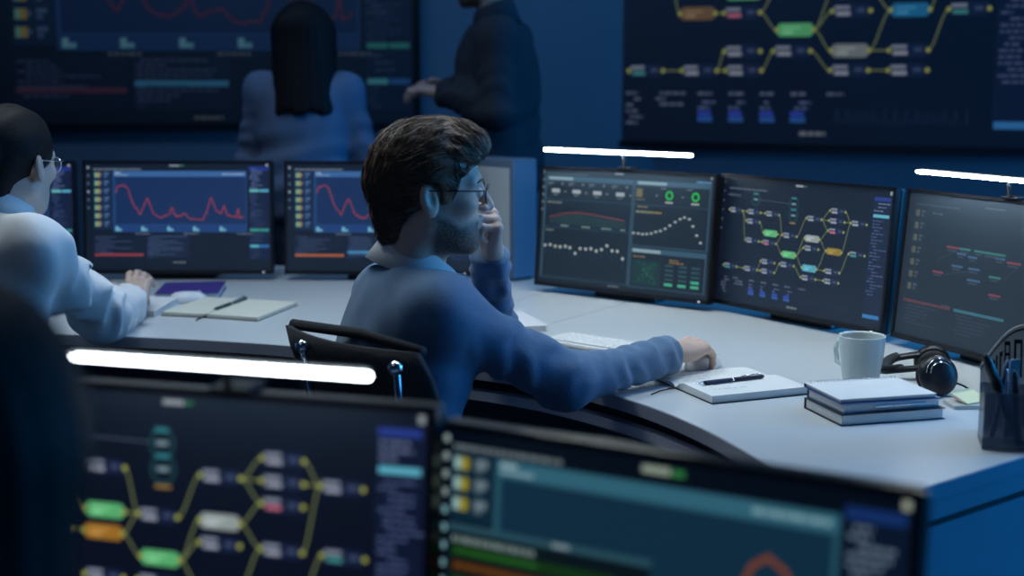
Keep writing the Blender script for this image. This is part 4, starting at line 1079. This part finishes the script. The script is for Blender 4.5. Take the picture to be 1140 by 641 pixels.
    blocks.append(((V*hs)@HM.T+HC-RL, F)); at.append(b)
    def inner(P):
        d = torso(P, -.02)
        for s in 'RL': d = smin(d, arm(P, s, -.010), .03)
        d = smin(d, rc(P, nek-axis*.06, HC+HM@np.array([-.035, 0, -.13])*hs, .054*wsc, .048*wsc), .03)
        return d
    pts = np.array([pel, nek, HC, *sh.values(), *el.values(), *wr.values()])
    hi2 = pts.max(0)+.16; hi2[2] = max((HC+HM@np.array([-.045, 0, -.13])*hs)[2]+.02, max(w_[2] for w_ in wr.values())+.03)
    V, F = surfnet(inner, pts.min(0)-.18, hi2, .014); blocks.append((V-RL, F)); at.append(np.zeros(len(V)))
    for s, sg in (('R', 1), ('L', -1)):
        hd = J['h'+s]; xd = nrm(hd['x']); zd = np.array(hd['z'], float); zd = nrm(zd-xd*(zd@xd)); yd = np.cross(zd, xd); M = np.stack([xd, yd, zd], 1)
        f, lo, hi = hand_fn(sg, hd['flex'], hd.get('spread', .06), **({'thumb': hd['thumb']} if 'thumb' in hd else {}))
        V, F = surfnet(f, lo, hi, J.get('hand_h', .0026)); k = hd.get('s', 1.0)
        blocks.append(((V*k)@M.T+np.array(hd.get('o', wr[s]))-RL, F)); at.append(np.zeros(len(V)))
    np_mesh('body', blocks, skin, root, np.concatenate(at))
    # --- hair
    lo, hi = ((-.22, -.15, -.36), (.16, .15, .16)) if style == 'long' else ((-.19, -.13, -.16), (.16, .13, .16))
    V, F = surfnet(hair_fn(style), lo, hi, hh*1.1 if style != 'long' else hh*1.6)
    bl = [((V*hs)@HM.T+HC-RL, F)]
    if nlocks:
        V, F = locks(style, nlocks, np.random.default_rng(11)); bl.append(((V*hs)@HM.T+HC-RL, F))
    np_mesh('hair', bl, haircol, root)
    W = lambda p: tuple((np.array(p)*hs)@HM.T+HC-RL)
    return root, W, RL, TM

def collar(root, RL, cen, yaw, pitch, m, r0=.064, r1=.078, hb=.040, hf=.012, drop=.030, fdrop=.058, open_=24, n=44):
    M = frame(yaw, pitch); V, F = [], []
    prof = 6
    for i in range(n+1):
        th = math.radians(-180+open_+(360-2*open_)*i/n); q = (1-math.cos(th))/2      # 0 back .. 1 front
        dr = np.array([-math.cos(th), math.sin(th), 0]); dr[0] *= 1.05
        ht = hb+(hf-hb)*q; pt = max(0, q-.72)/.28
        lowz = -(drop-.012)+(-(fdrop-drop))*(q**1.5)-.012*pt
        ro = r1+.016*q
        for r, z in ((r0-.002, -.02), (r0, ht-.004), (r0+.003, ht), (r0+.007, ht-.003), (ro, lowz), (ro-.003, lowz-.001)):
            V.append(tuple(M@(dr*r+np.array([.010*q, 0, z]))+np.array(cen)-RL))
    for i in range(n):
        for k in range(prof): 
            a = i*prof+k; b = i*prof+(k+1) % prof; F.append((a, a+prof, b+prof, b))
    F += [tuple(range(prof)), tuple(n*prof+k for k in range(prof-1, -1, -1))]
    o = MB().add(V, F).build('collar', m, root, True); return o
def glasses(root, W, m, hs=1.0):
    fx = .106
    g = MB()
    for sy in (-1, 1):
        g.tube([W((fx-.010*abs(math.cos(q))*(1 if math.cos(q)*1 > 0 else .2), sy*(.034+.0235*math.cos(q)), -.002+.0185*math.sin(q))) for q in np.linspace(0, 2*PI, 22)], .0014, 6)
    g.tube([W((fx-.001, -.011, .004)), W((fx+.004, 0, .008)), W((fx-.001, .011, .004))], .0013, 6)
    o = g.build('glasses_rim', m, root, True)
    for sy in (-1, 1):
        MB().tube([W((fx-.012, sy*.058, .006)), W((fx-.022, sy*.071, .006)), W((.03, sy*.079, .005)), W((EARX-.002, sy*.083, .004)), W((EARX-.022, sy*.080, -.014))], .0017, 6).build('temple_arm', m, root, True)
        MB().add([W((fx-.004, sy*(.034+.022*math.cos(q)), -.002+.017*math.sin(q))) for q in np.linspace(0, 2*PI, 18, endpoint=False)], [tuple(range(18))]).build('lens', mat('lens', (.9, .95, 1), .05, alpha=.10, spec=.8), root)
def eyes(root, W, brow):
    for sy in (-1, 1):
        c = np.array([.0855, sy*.031, .001])
        def ball(r, x0, nm, m):
            V, F = [], []; n = 12
            for j in range(1, 8):
                for i in range(n):
                    a, b_ = PI*j/8, 2*PI*i/n; V.append(W(c+np.array([x0+r*math.cos(a), r*math.sin(a)*math.cos(b_), r*math.sin(a)*math.sin(b_)])))
            F = [(j*n+i, j*n+(i+1) % n, (j+1)*n+(i+1) % n, (j+1)*n+i) for j in range(6) for i in range(n)]+[tuple(range(n)), tuple(range(6*n, 7*n))]
            MB().add(V, F).build(nm, m, root, True)
        ball(.0105, .0, 'eye', mat('eye_white', (.7, .7, .7), .2)); ball(.0055, .0062, 'iris', mat('iris', (.03, .02, .015), .1))
        MB().tube([W((.0945, sy*.012, .019)), W((.093, sy*.030, .025)), W((.078, sy*.052, .019))], [.0028, .0034, .0015], 6).build('eyebrow', brow, root, True)

SK1 = skin_mat('skin_man', (.56, .40, .33), (.05, .032, .024))
SK2 = skin_mat('skin_woman', (.55, .40, .33), (.05, .03, .02))
H_br = mat('hair_brown', (.125, .078, .052), .40, var=.35, vscale=90, stretch=(1, 3, 1), bump=.4, bscale=180)
H_bk = mat('hair_black', (.008, .007, .008), .65, spec=.2, var=.3, vscale=80, bump=.3, bscale=160)
T_sw = mat('sweater_blue', (.095, .175, .29), .85, bump=.35, bscale=420, var=.07, vscale=40, sheen=.25)
T_wh = mat('shirt_white', (.68, .68, .68), .75, bump=.1, bscale=300)
T_bl = mat('shirt_pale_blue', (.13, .19, .30), .8)
T_su = mat('suit_dark', (.022, .030, .045), .8)
T_tr = mat('trousers_dark', (.018, .022, .034), .85)
T_dk = mat('top_black', (.012, .013, .018), .85)

# ---- the seated man in the middle
cY = math.cos
wR = aty(747, 398, 2.865); wR[2] = max(wR[2], .796)
J = dict(yaw=27, pelvis=(-.255, 2.60, .555), neck=aty(466, 296, 2.685), sR=aty(486, 348, 2.53), sL=(-.265, 2.86, .925),
         eR=aty(630, 424, 2.66), wR=wR, eL=(-.035, 2.945, .800), wL=aty(548, 281, 2.80),
         head=aty(480, 211, 2.665), head_rot=(10, 3, 0), hs=1.04,
         kR=(.14, 2.66, .50), kL=(.02, 2.95, .50), aR=(.14, 2.70, .10), aL=(.05, 3.02, .10),
         hR=dict(x=(.66, .74, .02), z=(.10, -.10, 1), flex=[(24, 34, 22), (26, 36, 24), (30, 40, 26), (36, 42, 28)], s=.98, o=wR+np.array([.012, .013, .004]), thumb=((.75, .55, -.45), (.95, .25, -.35), (1, .05, -.2))),
         hL=dict(x=(.02, -.45, .90), z=(.95, .30, .1), flex=[(58, 82, 45), (66, 88, 48), (70, 90, 50), (74, 90, 50)], s=.98, spread=.02, thumb=((.75, .35, -.6), (.95, .05, -.3), (.9, -.3, -.1))))
man, W_, RL_, TM_ = person('bearded man in glasses and blue sweater seated at the desk, fist at his mouth', J, SK1, H_br, 'short', T_sw, T_tr, .0075, beard=True, nlocks=1800, hh=.0032, ncut=-.006)
glasses(man, W_, M_black); eyes(man, W_, H_br)
collar(man, RL_, J['neck']+np.array([-.004, 0, .014]), 20, 26, T_wh, .067, .092, .040, .008, .050, .074)
office_chair('black office chair with chrome tubes that the man in the blue sweater sits on', -.093, 2.737, 45, .90, .42)

# ---- woman in white at the left
wR = aty(150, 338, 3.60)
J = dict(yaw=60, pelvis=(-1.34, 3.06, .56), neck=aty(2, 240, 3.14), sR=aty(40, 276, 3.06), sL=(-1.36, 3.34, .985), eR=aty(110, 352, 3.32), wR=wR, eL=(-1.35, 3.62, .80), wL=(-1.22, 3.80, .79),
         head=aty(15, 180, 3.17), head_rot=(72, 6, 0), hs=1.03, kR=(-1.02, 3.40, .50), kL=(-1.24, 3.46, .5), aR=(-1.0, 3.45, .10), aL=(-1.2, 3.5, .10),
         hR=dict(x=(-.10, .75, .55), z=(-.10, -.75, .8), flex=[(10, 25, 18), (14, 30, 20), (20, 34, 24), (26, 38, 26)], s=.95),
         hL=dict(x=(.5, .85, .0), z=(0, 0, 1), flex=[(14, 24, 16)]*4, s=.95), hand_h=.0035)
wom, W_, RL_, TM_ = person('woman in a loose white shirt with black hair tied back, seated at the left', J, SK2, H_bk, 'bun', T_wh, T_tr, .011, 'shirt', fem=True, hh=.0042, sleeve=.80, loose=.016, folds=.012)
glasses(wom, W_, mat('frame_silver', (.8, .82, .85), .2, metal=.9)); eyes(wom, W_, H_bk)
collar(wom, RL_, J['neck']+np.array([.0, 0, .020]), 60, 18, T_wh, .058, .074, .032, .010)
office_chair('black office chair that the woman in the white shirt sits on', -1.30, 3.08, 52, .80)

# ---- standing woman at the wall display
c = aty(338, 60, 5.15)
bx0, by0 = c[0], 5.15
J = dict(yaw=96, pelvis=(bx0-.01, by0, .96), neck=(bx0, by0, 1.40), sR=(bx0+.155, by0, 1.34), sL=(bx0-.155, by0, 1.34), eR=(bx0+.225, by0+.02, 1.10), eL=(bx0-.215, by0+.03, 1.09),
         wR=(bx0+.12, by0+.21, 1.12), wL=(bx0-.10, by0+.21, 1.10), head=(bx0-.005, by0+.035, 1.545), head_rot=(100, 4, 0), hs=1.0,
         kR=(bx0+.08, by0+.02, .50), kL=(bx0-.09, by0+.02, .50), aR=(bx0+.08, by0-.01, .10), aL=(bx0-.09, by0-.01, .10),
         hR=dict(x=(-.8, .5, .1), z=(.2, .3, 1), flex=[(20, 30, 20)]*4), hL=dict(x=(.8, .5, .1), z=(-.2, .3, 1), flex=[(20, 30, 20)]*4), hand_h=.005)
person('standing woman with long dark hair and pale blue shirt, back turned, at the far wall', J, SK2, H_bk, 'long', T_bl, T_tr, .013, 'shirt', fem=True, hh=.006, loose=.012, folds=.006)
# ---- standing man in dark suit
c = aty(560, 60, 5.25); bx0, by0 = c[0], 5.25
J = dict(yaw=152, pelvis=(bx0+.0, by0, 1.02), neck=(bx0-.03, by0, 1.60), sR=(bx0+.03, by0+.19, 1.535), sL=(bx0-.02, by0-.19, 1.535), eR=(bx0-.02, by0+.25, 1.27), eL=(bx0-.02, by0-.25, 1.26),
         wR=(bx0-.20, by0+.10, 1.36), wL=(bx0-.23, by0-.12, 1.34), head=(bx0-.085, by0+.02, 1.79), head_rot=(165, 8, 0), hs=1.04,
         kR=(bx0, by0+.10, .53), kL=(bx0, by0-.10, .53), aR=(bx0+.02, by0+.10, .10), aL=(bx0+.02, by0-.10, .10),
         hR=dict(x=(-.9, -.3, .1), z=(.0, .3, 1), flex=[(20, 40, 20)]*4), hL=dict(x=(-.9, .3, .1), z=(.0, -.3, 1), flex=[(20, 40, 20)]*4), hand_h=.005)
sm, W_, RL_, TM_ = person('tall standing man in a dark suit facing left, beside the blue wall', J, SK1, H_bk, 'short', T_su, T_tr, .014, 'suit_jacket', beard=True, hh=.006, loose=.016, folds=.004)
collar(sm, RL_, np.array(J['neck'])+np.array([.004, 0, .025]), 152, 10, T_su, .066, .088, .05, .02, .05, .08)
# ---- person in the dark foreground at the left edge
hx, hy = -.395, .90
J = dict(yaw=72, pelvis=(hx-.02, hy-.02, .55), neck=(hx-.01, hy-.02, 1.00), sR=(hx+.155, hy-.03, .945), sL=(hx-.17, hy+.02, .945), eR=(hx+.20, hy+.05, .72), eL=(hx-.2, hy+.10, .72),
         wR=(hx+.18, hy+.23, .70), wL=(hx-.12, hy+.28, .71), head=(hx, hy, 1.135), head_rot=(78, 5, 0), hs=1.0,
         kR=(hx+.2, hy+.36, .47), kL=(hx-.02, hy+.38, .47), aR=(hx+.2, hy+.32, .10), aL=(hx, hy+.34, .10),
         hR=dict(x=(0, 1, 0), z=(0, 0, 1), flex=[(14, 24, 16)]*4), hL=dict(x=(0.2, 1, 0), z=(0, 0, 1), flex=[(14, 24, 16)]*4), hand_h=.005)
person('dark out-of-focus person with long black hair at the lower left edge', J, SK2, H_bk, 'long', T_dk, T_tr, .013, 'top', fem=True, hh=.006)
office_chair('black office chair of the dark foreground person at the lower left edge', hx-.02, hy+.02, 72, .80)
